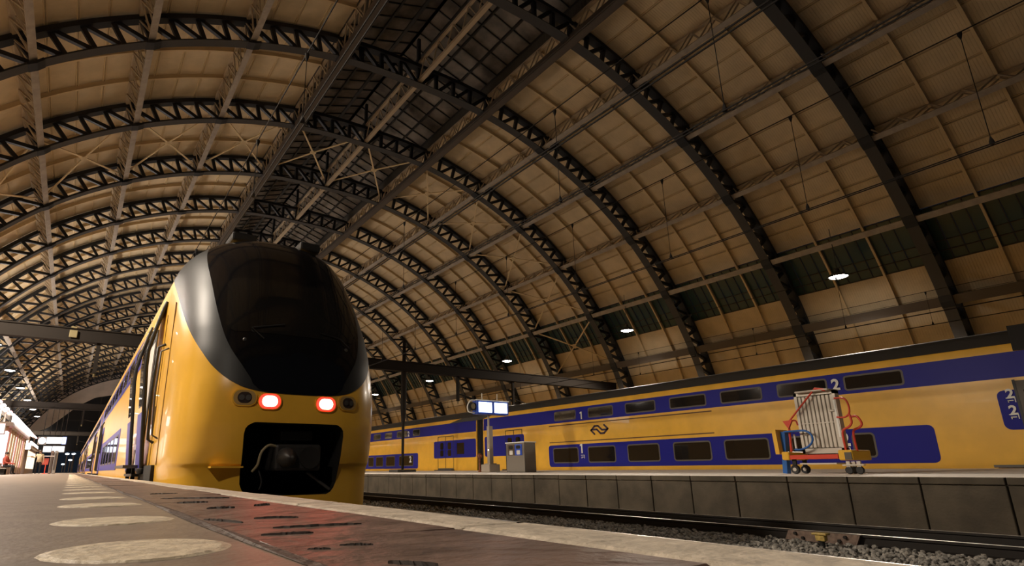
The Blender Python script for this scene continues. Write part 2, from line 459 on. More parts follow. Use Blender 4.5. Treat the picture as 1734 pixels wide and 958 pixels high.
# wind bracing: crossed bars in the bay behind the third rib
m_ = M_rafter
BRL = ['tan crossed wind brace hanging inside the dark lantern', 'tan crossed wind brace between lantern girder and first purlin', 'tan crossed wind brace between first and second purlin', 'tan crossed wind brace between second and third purlin', 'tan crossed wind brace between third purlin and glazing beam', 'tan crossed wind brace in front of the side glazing strip']
for s in (-1, 1):
    for c in (0, 1, 2, 3, 4, 5):
        ya, yb = ribY(1)+.3, ribY(2)-.3; um = c+.5
        ctr = Vector(rp(um, s, (ya+yb)/2, .55))
        t = thing('wind_brace', ctr, BRL[c]+(' on the far train side' if s > 0 else ' on the kiosk side'), 'brace', 'crossed wind braces of one roof bay')
        for u, y in ((c+.06, ya), (c+.94, ya), (c+.06, yb), (c+.94, yb)):
            m = MB(); m.beam(rp(u, s, y, .55), ctr, .10, .05, rn(um, s)); m.build('brace_arm', m_, t)
        m = MB(); m.lathe([(.12, -.03), (.2, -.03), (.2, .03), (.12, .03), (.12, -.03)], (0, 0, 0), 14)
        hub = m.build('hub_ring', m_, t); hub.matrix_parent_inverse = Matrix.Identity(4)
        q = Vector((0, 0, 1)).rotation_difference(Vector(rn(um, s))); hub.rotation_mode = 'QUATERNION'; hub.rotation_quaternion = q
for x, y, k in LAMPS: hall_lamp(x, y, k)

# ------------------------------------------------------------------ glazing: side strips and lantern
M_glass = mat('dark_roof_glass', (.030, .065, .070), .25, spec=.5)
M_glass2 = mat('sooty_roof_glass', (.13, .11, .09), .22, spec=.6, noise=(.9, .5))
M_bar = mat('glazing_bar', (.035, .033, .03), .5, .3)
M_barlight = mat('glazing_bar_tan', (.30, .25, .17), .6)
wn = 0
for s in (1, -1):
    wn += 1
    W = bpy.data.objects.new('window_%d' % wn, None); COL.objects.link(W); struct(W); W.location = rp(5.3, s, 30, ROOF)
    panes = []
    for k in range(RIB0, RIBN):
        for j in range(12):
            ya, yb = ribY(k)+S*j/12, ribY(k)+S*(j+1)/12
            panes += [(5.0, 5.40, s, ya, yb), (5.40, 5.51, s, ya, yb), (5.51, 5.62, s, ya, yb)]
    panes.sort(key=lambda c: -area_of(cell_pts(c, ROOF, .02)))
    rest = MB()
    for i, c in enumerate(panes):
        a, b = cell_pts(c, ROOF, .02), cell_pts(c, ROOF+.02, .02)
        if i < (220 if s > 0 else 60): m = MB(); slab(m, a, b); m.build('pane', M_glass, W)
        else: slab(rest, a, b)
    tag(rest.build('panes', M_glass, W), kind='stuff')
    m = MB(); m2 = MB()
    for k in range(RIB0, RIBN):
        for j in range(13):
            y = ribY(k)+S*j/12; big = j % 4 == 0
            (m2 if big else m).beam(rp(5.0, s, y, ROOF-.02), rp(5.62, s, y, ROOF-.02), .09 if big else .035, .10 if big else .05, rn(5.3, s))
    for u in (5.01, 5.40, 5.51, 5.62): m.beam(rp(u, s, Y_A, ROOF-.01), rp(u, s, Y_B, ROOF-.01), .05, .05, rn(u, s))
    tag(m.build('glazing_bars', M_bar, W), kind='stuff'); tag(m2.build('mullions', M_barlight, W), kind='stuff')
# lantern
L0 = np.array(rp(1, 1, 0, ROOF)); lx, lz = L0[0]-X0, L0[2]
zw = lz+.75; zr = zw+1.55                      # top of side wall, ridge
W = bpy.data.objects.new('window_3', None); COL.objects.link(W); struct(W); W.location = (X0, 30, zw)
panes = []
def lan(v, s, y, d=0.): return (X0+s*(lx+.05)*(1-v), y, zw+(zr-zw)*v+d)
for k in range(RIB0, RIBN):
    for s in (-1, 1):
        for j in range(7):
            for v0, v1 in ((0, .27), (.27, .54), (.54, .81), (.81, 1.)):
                panes.append((s, v0, v1, ribY(k)+S*j/7, ribY(k)+S*(j+1)/7))
def pane_pts(c, d): s, a, b, ya, yb = c; return [lan(a+.006, s, ya+.02, d), lan(b-.006, s, ya+.02, d), lan(b-.006, s, yb-.02, d), lan(a+.006, s, yb-.02, d)]
panes.sort(key=lambda c: -area_of(pane_pts(c, 0)))
rest = MB()
for i, c in enumerate(panes):
    a, b = pane_pts(c, 0), pane_pts(c, .02)
    if i < 300: m = MB(); slab(m, a, b); m.build('pane', M_glass2, W)
    else: slab(rest, a, b)
tag(rest.build('panes', M_glass2, W), kind='stuff')
m = MB(); m2 = MB()
for k in range(RIB0, RIBN):
    for s in (-1, 1):
        for j in range(7): m.beam(lan(0, s, ribY(k)+S*j/7, -.03), lan(1, s, ribY(k)+S*j/7, -.03), .05, .09)
for s in (-1, 1):
    for v, wd in ((.0, .14), (.27, .09), (.54, .09), (.81, .16), (1., .1)): m2.beam(lan(v, s, Y_A, -.06), lan(v, s, Y_B, -.06), wd, .14)
tag(m.build('glazing_bars', M_bar, W), kind='stuff'); tag(m2.build('glazing_beams', M_bar, W), kind='stuff')
M_louvre = mat('lantern_side_boards', (.05, .045, .035), .7, wave=(1, .16, .8))
m = MB()
for s in (-1, 1):
    m.box2((X0+s*lx, Y_A, lz-.15), (X0+s*(lx+.08), Y_B, zw))
m.build('lantern_side', M_louvre, W)
m = MB()
m.grid([[lan(0, 1, Y_A, .3), lan(1, 1, Y_A, .3), lan(0, -1, Y_A, .3)], [lan(0, 1, Y_B, .3), lan(1, 1, Y_B, .3), lan(0, -1, Y_B, .3)]])
m.build('lantern_cover', M_backing, W)
for k in range(RIB0, RIBN+1):
    pass
# ------------------------------------------------------------------ near platform
M_asph = mat('platform_asphalt', (.235, .185, .145), .45, noise=(9., .16), bump=(60., .14))
M_paver = mat('red_paver', (.150, .098, .078), .46, noise=(7., .32), bump=(16., .9))
M_cope = mat('coping_stone', (.50, .43, .34), .65, noise=(14., .22), bump=(45., .5))
M_dot = mat('dot_paint', (.66, .56, .41), .55, noise=(30., .28, (.42, .35, .26)), bump=(70., .3))
M_tar = mat('tar_joint', (.10, .07, .055), .7, noise=(30., .3), bump=(40., .8))
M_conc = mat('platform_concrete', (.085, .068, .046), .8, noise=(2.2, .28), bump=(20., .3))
M_dark = mat('joint_dark', (.02, .018, .015), .9)
YA, YB = -14., 156.
flo = MB().box2((-14, YA, -.35), (.255, YB, 0)).build('floor', M_asph); struct(flo)
# worn cream dots
ys = [1.0, 1.61, 2.39, 3.03, 3.81, 4.55]+[5.33+.77*i for i in range(40)]
for i, y in enumerate(ys):
    r = .123; pts = []
    m = MB(); n = 40; rr = [r*(1+.018*math.sin(3*a+i)+.012*random.uniform(-1, 1)) for a in [2*math.pi*k/n for k in range(n)]]
    top = [(.102+.9*rr[k]*math.cos(2*math.pi*k/n), y+rr[k]*math.sin(2*math.pi*k/n), .003) for k in range(n)]
    out = [(.102+1.02*rr[k]*math.cos(2*math.pi*k/n), y+1.03*rr[k]*math.sin(2*math.pi*k/n), .0002) for k in range(n)]
    m.add(top+out, [tuple(range(n))]+[(k, n+k, n+(k+1)%n, (k+1)%n) for k in range(n)])
    m.build('dot_marking', M_dot, flo)
# tar seam, pavers, coping
m = MB(); ys2 = [YA+.25*i for i in range(int((YB-YA)/.25)+1)]
m.grid([[(.248+.006*math.sin(y*3.1), y, .001), (.258+.006*math.sin(y*5), y, .003+.002*math.sin(y*7)), (.272, y, .001), (.285+.005*math.sin(y*4), y, -.004)] for y in ys2]); m.build('tar_seam', M_tar, flo)
MB().box2((.255, YA, -.35), (EDGE-.04, YB, -.045)).build('paver_bed', M_dark, flo)
rest = MB()
def paver(mb, x0, x1, y0, y1, jit):
    z = [random.uniform(-.0045, .002) for _ in range(4)] if jit else [0]*4
    g = .0015; c = .004
    b = [(x0+g, y0+g, -.04), (x1-g, y0+g, -.04), (x1-g, y1-g, -.04), (x0+g, y1-g, -.04)]
    e = [(x0+g, y0+g, z[0]-c), (x1-g, y0+g, z[1]-c), (x1-g, y1-g, z[2]-c), (x0+g, y1-g, z[3]-c)]
    t = [(x0+g+c, y0+g+c, z[0]), (x1-g-c, y0+g+c, z[1]), (x1-g-c, y1-g-c, z[2]), (x0+g+c, y1-g-c, z[3])]
    f = [(8, 9, 10, 11)]
    for k in range(4): j = (k+1) % 4; f += [(k, j, 4+j, 4+k), (4+k, 4+j, 8+j, 8+k)]
    mb.add(b+e+t, f)
y = -1.5; n = 0
while y < YB:
    L = random.choice((.55, .7, .9)) if y < 40 else 1.2
    for x0, x1, o in ((.266, .653, 0),):
        if n < 240 and y < 40: m = MB(); paver(m, x0, x1, y+o, y+o+L, True); m.build('paving_slab', M_paver, flo); n += 1
        else: paver(rest, x0, x1, y+o, min(y+o+L, YB), True)
    y += L
tag(rest.build('paving_slabs', M_paver, flo), kind='stuff')
M_crack = mat('crack_dark', (.045, .035, .03), .8)
for (xa, ya_, xb, yb_, wd) in ((345,879,412,884,.009),(430,877,505,875,.004),(463,893,613,886,.008),(442,905,531,901,.005),(575,923,631,921,.004),(655,950,740,954,.006),(271,844,389,842,.012),(254,836,301,835,.012),(430,855,457,853,.007),(520,930,560,929,.003),(350,860,398,858,.010),(300,851,352,849,.014)):
    A, B = on_z(xa, ya_, 0), on_z(xb, yb_, 0); n = 18; a = []; b = []; top = []
    for i in range(n+1):
        q = A+(B-A)*i/n; e = wd*math.sin(math.pi*i/n)**.6*random.uniform(.4, 1.1); c_ = random.uniform(-.5, .5)*wd
        hh = .0034*min(1, q[1]/1.6)*math.sin(math.pi*i/n)**.5*random.uniform(.5, 1.1); a.append((q[0], q[1]+c_+e, -.004)); b.append((q[0], q[1]+c_-e-.002, -.004)); top.append((q[0], q[1]+c_, .0008+hh))
    MB().grid([a, top, b]).build('crack_edge', M_crack, flo)
rest = MB(); y = -3.
while y < YB:
    m = MB(); m.bbox(((.655+EDGE)/2, y+.5, -.1), (EDGE-.655, .994, .2+random.uniform(-.003, .003)), .012, 2)
    if y < 60: m.build('coping_stone', M_cope, flo)
    else: rest.add(m.v, m.f)
    y += 1.
tag(rest.build('coping_stones', M_cope, flo), kind='stuff')
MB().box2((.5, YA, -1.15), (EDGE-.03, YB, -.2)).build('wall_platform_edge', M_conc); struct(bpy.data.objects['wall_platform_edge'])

# ------------------------------------------------------------------ far platform
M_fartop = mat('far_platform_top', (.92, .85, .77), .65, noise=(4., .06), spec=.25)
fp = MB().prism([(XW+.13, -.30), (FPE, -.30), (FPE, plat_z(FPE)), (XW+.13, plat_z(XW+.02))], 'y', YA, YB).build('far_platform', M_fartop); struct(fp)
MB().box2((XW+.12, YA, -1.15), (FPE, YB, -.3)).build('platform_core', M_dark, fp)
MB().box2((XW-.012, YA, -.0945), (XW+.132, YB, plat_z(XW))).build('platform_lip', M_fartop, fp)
yj = 3.235-1.137*13; g = .012; rest = MB(); rest2 = MB()
while yj < YB:
    a, b = yj+g, yj+1.137-g; dx = random.uniform(-.006, .006)
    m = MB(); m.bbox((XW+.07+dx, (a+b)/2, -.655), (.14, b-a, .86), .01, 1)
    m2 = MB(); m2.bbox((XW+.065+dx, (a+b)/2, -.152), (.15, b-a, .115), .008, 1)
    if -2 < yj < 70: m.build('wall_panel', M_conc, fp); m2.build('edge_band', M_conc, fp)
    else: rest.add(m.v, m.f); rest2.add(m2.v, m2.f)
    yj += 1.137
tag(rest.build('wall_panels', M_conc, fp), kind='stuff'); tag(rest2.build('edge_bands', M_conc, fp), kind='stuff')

# ------------------------------------------------------------------ track bed, tracks
M_ballastbed = mat('ballast_bed', (.075, .07, .062), .9, noise=(12., .5), bump=(14., 1.0))
M_stone = mat('ballast_stone', (.30, .285, .255), .8, noise=(9., .6), bump=(40., .4))
M_railside = mat('rail_rust', (.014, .011, .009), .6, .2)
M_railtop = mat('rail_polished', (.85, .82, .77), .42, 1.)
M_sleeper = mat('sleeper_wood', (.06, .045, .035), .85, noise=(10., .3))
M_fish = mat('fishplate_rust', (.19, .13, .10), .65, noise=(20., .3))
gr = MB().box2((-14, YA-4, -1.35), (37, YB+60, -1.16)).build('ground', mat('ground_dark', (.08, .075, .07), .9)); struct(gr)
tb = MB().prism([(EDGE-.02, -1.3), (XW+.1, -1.3), (XW+.1, -1.06), (EDGE-.02, -1.06)], 'y', YA, YB).build('track_bed', M_ballastbed); struct(tb)
MB().prism([(FPE+.05, -1.3), (26, -1.3), (26, -1.06), (FPE+.05, -1.06)], 'y', YA, YB).build('track_bed', M_ballastbed, tb)
RP = [(-.07, -.172), (.07, -.172), (.07, -.158), (.012, -.14), (.012, -.05), (.036, -.035), (.036, -.006), (.028, 0), (-.028, 0), (-.036, -.006), (-.036, -.035), (-.012, -.05), (-.012, -.14), (-.07, -.158)]
sl = MB()
for i in range(int((YB-YA)/.62)): sl.box((0, YA+.3+.62*i, -1.11), (2.5, .24, .14))
slm = sl.mesh('sleepers', M_sleeper)
TR = {}
labs = {2.42: 'steel railway track under the yellow train with red tail lights', 6.60: 'empty middle railway track between the two platform tracks', 10.75: 'empty railway track along the slabbed concrete platform wall', 22.35: 'railway track carrying the yellow and blue double-deck train'}
for xt in TRACKS+(22.35,):
    t = thing('railway_track', (xt, 0, -1.16), labs[round(xt, 2)], 'railway track')
    for sgn in (-1, 1):
        x = xt+sgn*.7525
        r = MB().prism([(x+a, RAILZ+b) for a, b in RP], 'y', YA, YB).build('rail', M_railside, t)
        MB().box2((x-.03, YA, RAILZ-.001), (x+.03, YB, RAILZ+.002)).build('rail_head', M_railtop, r)
    o = bpy.data.objects.new('sleepers', slm); COL.objects.link(o); o.parent = t; o.location = (0, 0, 1.16); tag(o, kind='stuff')
    TR[xt] = t
# fishplate joint on the near rail of the third track
t3 = TR[10.75]; xr = 10.75-.7525
fpz = MB().prism([(4.36, -.885), (5.40, -.885), (5.47, -1.03), (4.43, -1.03)], 'x', xr-.035, xr-.085).build('fishplate', M_fish, t3)
for yb_ in (4.56, 4.65, 5.18, 5.29):
    m = MB(); m.lathe([(0, xr-.12), (.026, xr-.12), (.026, xr-.083)], (0, yb_, -.955+.06*(yb_ in (4.56, 5.29))-.03), 6, 'x'); m.build('bolt', M_railside, fpz)
t = thing('rail_contact_box', (9.35, 4.63, -1.07), 'small yellow box on a black post in the ballast beside the rail joint', 'track device')
M_devy = mat('device_yellow', (.50, .36, .10), .5, noise=(25., .3)); M_devb = mat('device_black', (.015, .015, .015), .5)
m = MB(); m.lathe([(.035, -1.1), (.035, -.96), (.05, -.955), (.05, -.945)], (9.35, 4.63, 0), 12); m.build('post', M_devb, t, 40)
m = MB(); m.bbox((9.35, 4.63, -.90), (.1, .13, .09), .012, 2); m.build('box', M_devy, t)
m = MB(); m.bbox((9.35, 4.63, -.847), (.14, .20, .03), .01, 2); m.build('lid', M_devy, t)
# ballast stones: loose rock, nobody could count it
bm = bmesh.new(); bmesh.ops.create_icosphere(bm, subdivisions=1, radius=1.); IV = np.array([v.co[:] for v in bm.verts]); bm.verts.index_update(); IF = np.array([[v.index for v in f.verts] for f in bm.faces]); bm.free()
rng = np.random.default_rng(3); allv = []; allf = []; nv = 0
def scatter(n, xa, xb, ya, yb, z, smin, smax):
    global nv
    for i in range(n):
        s = rng.uniform(smin, smax); A = IV*np.array([s*rng.uniform(.7, 1.3), s*rng.uniform(.7, 1.3), s*rng.uniform(.5, .9)])
        A = A*rng.uniform(.75, 1.2, (len(IV), 1))
        a, b = rng.uniform(0, 6.28), rng.uniform(-.6, .6); ca, sa = math.cos(a), math.sin(a); cb, sb = math.cos(b), math.sin(b)
        A = A@np.array([[ca, sa, 0], [-sa, ca, 0], [0, 0, 1]])@np.array([[1, 0, 0], [0, cb, sb], [0, -sb, cb]])
        A = A+np.array([rng.uniform(xa, xb), rng.uniform(ya, yb), z+rng.uniform(-.03, .035)])
        allv.append(A); allf.append(IF+nv); nv += len(IV)
scatter(6500, 7.7, 9.92, 1.6, 13, -1.05, .025, .05)
scatter(6500, 7.0, 9.92, 13, 40, -1.05, .03, .06)
scatter(2500, 7.0, 9.92, 40, 90, -1.05, .05, .08)
scatter(1200, 10.1, 11.4, 2, 12, -1.06, .025, .045)
scatter(1500, 4.2, 7.4, 2, 14, -1.06, .03, .05)
me = bpy.data.meshes.new('ballast_stones'); V = np.concatenate(allv); F = np.concatenate(allf)
me.from_pydata(V.tolist(), [], F.tolist()); me.materials.append(M_stone)
o = bpy.data.objects.new('ballast_stones', me); COL.objects.link(o); tag(o, 'loose grey crushed ballast stones between the platform and the rails', 'ballast', kind='stuff')
# ------------------------------------------------------------------ trains
M_yel = mat('train_yellow', (.82, .46, .045), .30, coat=.25, noise=(1.6, .07))
M_blue = mat('train_blue', (.018, .019, .25), .38, spec=.12)
M_roofd = mat('train_roof_dark', (.045, .043, .04), .55)
M_maskb = mat('mask_black_gloss', (.006, .006, .007), .10, spec=.5)
M_band = mat('mask_graphite', (.016, .017, .017), .46, spec=.35)
M_screen = mat('windscreen_glass', (.012, .011, .010), .06, spec=.6)
M_rubber = mat('black_rubber', (.012, .012, .013), .45)
M_wframe = mat('window_frame_grey', (.10, .085, .07), .5)
M_wglass = mat('train_window_glass', (.014, .012, .011), .05, spec=.5)
M_white = mat('white_print', (.78, .78, .74), .5)
M_bluep = mat('logo_blue_print', (.055, .03, .06), .5)
M_line = mat('gutter_brown', (.12, .05, .015), .5)
M_steel = mat('dull_steel', (.10, .095, .09), .45, .6)
M_coup = mat('coupler_iron', (.045, .042, .04), .5, .5)
M_under = mat('underframe_black', (.012, .011, .010), .7)
M_lampgl = mat('lamp_lens_dark', (.05, .035, .03), .08, spec=.7)
M_lamprim = mat('lamp_rim_ochre', (.42, .27, .09), .45)
M_red = emis('tail_lamp_core', (1., .42, .22), 7.)
M_redring = emis('tail_lamp_ring', (1., .02, .012), 2.4)
# --- nose of the near train
XC = 2.42
def ip(z, t): return float(np.interp(z, [a for a, b in t], [b for a, b in t]))
Ft = [(-.60,7.66),(.16,7.62),(.20,7.57),(.7,7.50),(1.1,7.51),(1.6,7.62),(2.1,7.82),(2.6,8.08),(3.0,8.32),(3.3,8.53),(3.55,8.76),(3.7,8.98),(3.8,9.22),(3.88,9.7)]
Wt = [(-.60,1.40),(.16,1.40),(.20,1.41),(2.6,1.41),(3.1,1.39),(3.3,1.36),(3.45,1.31),(3.6,1.22),(3.75,1.0),(3.84,.5)]
Dt = [(-.60,1.6),(1.0,1.6),(1.6,1.65),(2.2,1.8),(3.0,2.1),(3.4,2.2),(3.84,2.0)]
Pt = [(-.6,3.3),(1.2,3.5),(2.0,3.4),(2.6,3.1),(3.2,2.8),(3.88,2.6)]
def smooth_tab(t):
    zs = np.linspace(t[0][0], t[-1][0], 160); v = np.array([ip(z, t) for z in zs]); k = np.ones(9)/9
    w_ = np.convolve(np.pad(v, 4, mode='edge'), k, 'valid'); w_[0] = v[0]; w_[-1] = v[-1]
    return list(zip(zs, w_))
Fs, Ws, Ds = smooth_tab(Ft), smooth_tab(Wt), smooth_tab(Dt)
Fs = [(z, v+.03*(z < .18)) for z, v in Fs]
YN = 12.2
def nose(s, z, off=0.):
    W, F, D, p = ip(z, Ws), ip(z, Fs), ip(z, Ds), ip(z, Pt)
    def q(s):
        if abs(s) <= 1:
            a = s*math.pi/2; dx = W*math.copysign(abs(math.sin(a))**(2/p), a); d = D*(1-abs(math.cos(a))**(2/p))
            return np.array((XC+dx, F+d))
        k = (abs(s)-1); return np.array((XC+math.copysign(W, s), F+D+(YN-F-D)*k))
    c = q(s)
    if off:
        e = .01; a, b = q(s-e), q(s+e); tn = b-a; tn = tn/(np.linalg.norm(tn)+1e-9); n = np.array((tn[1], -tn[0]))
        dz = .02; f0, f1 = ip(z-dz, Fs), ip(z+dz, Fs); sl = (f1-f0)/(2*dz)*max(0., math.cos(min(abs(s), 1)*math.pi/2))
        c = c+n*off; return (c[0], c[1], z+off*sl*.8)
    return (c[0], c[1], z)
def s_of(dx, z):
    W, p = ip(z, Ws), ip(z, Pt); return math.asin(min(1, (abs(dx)/W)**(p/2)))/(math.pi/2)*math.copysign(1, dx)
train = thing('train', (XC, 7.5, RAILZ), 'yellow double-deck train with black sloping nose and two glowing red tail lamps', 'train')
s_all = [-2, -1.66, -1.33]+list(np.linspace(-1, 1, 61))+[1.33, 1.66, 2]
zs_top = list(np.linspace(.70, 3.3, 40))+list(np.linspace(3.35, 3.84, 14))
m = MB(); m.grid([[nose(s, z) for s in s_all] for z in zs_top])
m.add([nose(s, 3.84) for s in s_all]+[(XC, YN, 3.86)], [(i, i+1, len(s_all)) for i in range(len(s_all)-1)])
OPH = [(-.20,.50),(-.17,.56),(-.12,.60),(-.05,.63),(.3,.65),(.55,.66),(.62,.65),(.66,.62),(.69,.57),(.70,.54)]
zs_o = [-.2,-.17,-.12,-.05,.05,.14,.17,.19,.21,.3,.4,.5,.55,.62,.66,.69,.70]
for sg in (-1, 1):
    rows = []
    for z in zs_o:
        s0 = s_of(ip(z, OPH), z)
        rows.append([nose(sg*(s0+(1-s0)*k/22), z) for k in range(23)]+[nose(sg*v, z) for v in (1.33, 1.66, 2)])
    m.grid(rows)
m.grid([[nose(s, z) for s in s_all] for z in (-.6, -.5, -.4, -.3, -.2)])
shell = m.build('nose_shell', M_yel, train, 35)
# masks, proud of the shell
OUT = [(1.068, 0), (1.075, .06), (1.09, .11), (1.13, .19), (1.184, .25), (1.295, .345), (1.42, .430), (1.59, .518), (2.03, .704), (2.59, .84), (3.03, .93), (3.3, 1.0), (3.45, 1.12), (3.6, 1.3), (3.78, 1.5)]
INN = [(1.078, 0), (1.085, .05), (1.10, .09), (1.15, .13), (1.258, .16), (1.405, .205), (1.663, .293), (2.106, .381), (2.733, .459), (3.3, .525), (3.62, .557), (3.76, .57)]
def dense(tab, n=400):
    z = np.array([a for a, b in tab]); v = np.array([b for a, b in tab]); q = np.linspace(0, 1, n); zz = z[0]+(z[-1]-z[0])*q**2.2
    d = np.gradient(v, z); h = np.diff(z); out = []
    for x in zz:
        i = min(max(np.searchsorted(z, x)-1, 0), len(z)-2); t = (x-z[i])/h[i]
        out.append((1+2*t)*(1-t)**2*v[i]+t*(1-t)**2*h[i]*d[i]+t*t*(3-2*t)*v[i+1]+t*t*(t-1)*h[i]*d[i+1])
    return list(zip(zz, np.maximum(out, .0005)))
def mask(tab, off, zmax, n=44):
    tab = dense(tab)
    t = np.linspace(0, 1, 80); z0 = tab[0][0]; zz = [z0+(zmax-z0)*(a**2.2) for a in t]
    return MB().grid([[nose(max(ip(z, tab), .001)*(-1+2*k/n), z, off) for k in range(n+1)] for z in zz])
mask(OUT, .006, 3.70).build('graphite_band', M_band, train, 50)
mk = mask(INN, .013, 3.70).build('windscreen_mask', M_maskb, train, 50)
# windscreen pane
def patch(s0, s1, z0, z1, off, r=.06, n=24):
    rows = []
    for i in range(n+1):
        z = z0+(z1-z0)*i/n; e = min(i, n-i)/n; sh = (r*(1-min(1, e/.12))**2)
        rows.append([nose((s0+sh)+((s1-sh)-(s0+sh))*k/n, z, off) for k in range(n+1)])
    return MB().grid(rows)
patch(-.325, .325, 1.90, 2.80, .019).build('windscreen', M_screen, mk, 50)
m = MB(); m.tube([nose(-.10, 1.80, .05), nose(-.16, 1.95, .045), nose(-.02, 2.05, .04)], .009, 6); m.build('wiper', M_rubber, mk)
m = MB(); m.tube([nose(.22, 1.80, .05), nose(.16, 1.93, .045), nose(.05, 1.98, .04)], .009, 6); m.build('wiper', M_rubber, mk)
p = nose(0, 1.52, .016); m = MB(); m.lathe([(.10, -.01), (.13, -.01), (.13, .01), (.115, .014), (.10, .01), (.05, .012), (0, .016)], (p[0], p[1], p[2]), 24, 'y')
m.v = [(a, 2*p[1]-b, c) for a, b, c in m.v]; m.build('lower_lamp', M_maskb, mk, 40)
for sg in (-1, 1):   # small lamp on the mask
    p = nose(sg*.2, 1.78, .014); m = MB(); m.lathe([(0, -.02), (.02, -.016), (.028, 0)], p, 10, 'y'); m.build('washer_nozzle', M_steel, mk)
# lamps
def lamp(dx, z, lit):
    s = s_of(dx, z); cx, cy, cz = nose(s, z, .0); a = np.array(nose(s-.02, z)); b = np.array(nose(s+.02, z)); ang = math.atan2(b[1]-a[1], b[0]-a[0])
    Mr = Matrix.Translation((cx, cy, cz))@Matrix.Rotation(ang, 4, 'Z')@Matrix.Rotation(R_(90), 4, 'X')
    def shape(rw, rh, d0, d1, rad, name, material, par, dome=0):
        poly = rrect(-rw, rw, -rh, rh, rad, 6); m = MB(); m.prism(poly, 'z', d0, d1)
        m.v = [tuple(Mr@Vector(v)) for v in m.v]; return m.build(name, material, par)
    h = shape(.150, .105, -.03, .022, .095, 'tail_lamp' if lit else 'head_lamp', M_yel, train)
    shape(.134, .092, -.02, .027, .086, 'lamp_rim', M_redring if lit else M_lamprim, h)
    shape(.098 if lit else .086, .070, -.01, .032, .068, 'lens', M_red if lit else M_lampgl, h)
    if lit:
        l = bpy.data.lights.new('tail_light', 'SPOT'); l.energy = 9.; l.color = (1., .05, .025); l.shadow_soft_size = .07; l.spot_size = R_(130); l.spot_blend = .8
        o = bpy.data.objects.new('tail_light', l); COL.objects.link(o); o.parent = h
        o.matrix_parent_inverse = Matrix.Translation(-train.location)
        o.matrix_world = Matrix.Translation((cx, cy-.12, cz))@Matrix.Rotation(R_(-74), 4, 'X')@Matrix.Identity(4)
    else:
        for q in (-.035, .045):
            m = MB(); m.lathe([(.0, .0), (.03, .003), (.036, .012)], (0, 0, 0), 12); m.v = [tuple(Mr@Vector((v[0]+q, v[1], v[2]+.03))) for v in m.v]; m.build('reflector', M_steel, h, 40)
for dx, z, lit in ((-.69, 1.0, 0), (-.385, .965, 1), (.365, .965, 1), (.69, 1.0, 0)): lamp(dx, z, lit)
# coupler recess
m = MB(); rows = []
for d in (0, .95):
    pts = []
    for z, hw in OPH: pts.append((z, hw))
    ring = [(XC-hw, z) for z, hw in OPH]+[(XC+hw, z) for z, hw in OPH[::-1]]
    rows.append([(x, (nose(s_of(x-XC, z), z)[1] if d == 0 else 8.75), z) for x, z in ring])
n = len(rows[0]); m.add(rows[0]+rows[1], [(i, (i+1)%n, n+(i+1)%n, n+i) for i in range(n)]+[tuple(range(n, 2*n))])
rec = m.build('coupler_recess', M_under, train)
MB().bbox((XC+.06, 7.95, .27), (.62, .75, .34), .04, 2).build('coupler_head', M_coup, rec)
MB().bbox((XC+.06, 7.95, .56), (.44, .5, .14), .03, 2).build('contact_box', M_under, rec)
m = MB(); m.lathe([(0, 7.42), (.05, 7.44), (.12, 7.52), (.13, 7.58)], (XC-.10, 0, .27), 18, 'y'); m.v = [(z, y, x) if False else (x, y, z) for x, y, z in m.v]
m.v = [(XC-.10+(x-(XC-.10)), y, z) for x, y, z in m.v]; m.build('coupler_cone', M_steel, rec, 40)
m = MB(); m.lathe([(.10, 7.56), (.14, 7.555), (.14, 7.6), (.10, 7.6)], (XC+.21, 0, .27), 18, 'y'); m.build('coupler_cup', M_under, rec, 40)
M_cable = mat('cream_cable', (.34, .28, .16), .5)
m = MB(); m.tube(catmull([(XC-.20, 7.62, .40), (XC-.33, 7.58, .42), (XC-.42, 7.58, .33), (XC-.45, 7.6, .18), (XC-.50, 7.65, .10)], 6), .018, 8); m.build('brake_hose', M_cable, rec, 60)
m = MB(); m.tube(catmull([(XC-.42, 7.65, .12), (XC-.38, 7.62, -.02), (XC-.40, 7.62, -.12)], 6), .013, 8); m.build('air_hose', M_rubber, rec, 60)
m = MB(); m.tube([(XC+.24, 7.75, .08), (XC+.56, 7.72, -.14)], .022, 8); m.build('uncoupling_bar', M_steel, rec)
MB().box2((XC-.62, 7.60, .145), (XC-1.0, 7.85, .165)).build('step_ledge', M_yel, train)
# roof boxes
for dx, y, w_, l_ in ((-.52, 9.55, .40, .55), (.55, 9.35, .36, .45)):
    MB().bbox((XC+dx, y, 3.84), (w_, l_, .16), .04, 2).build('roof_antenna', M_under, train)
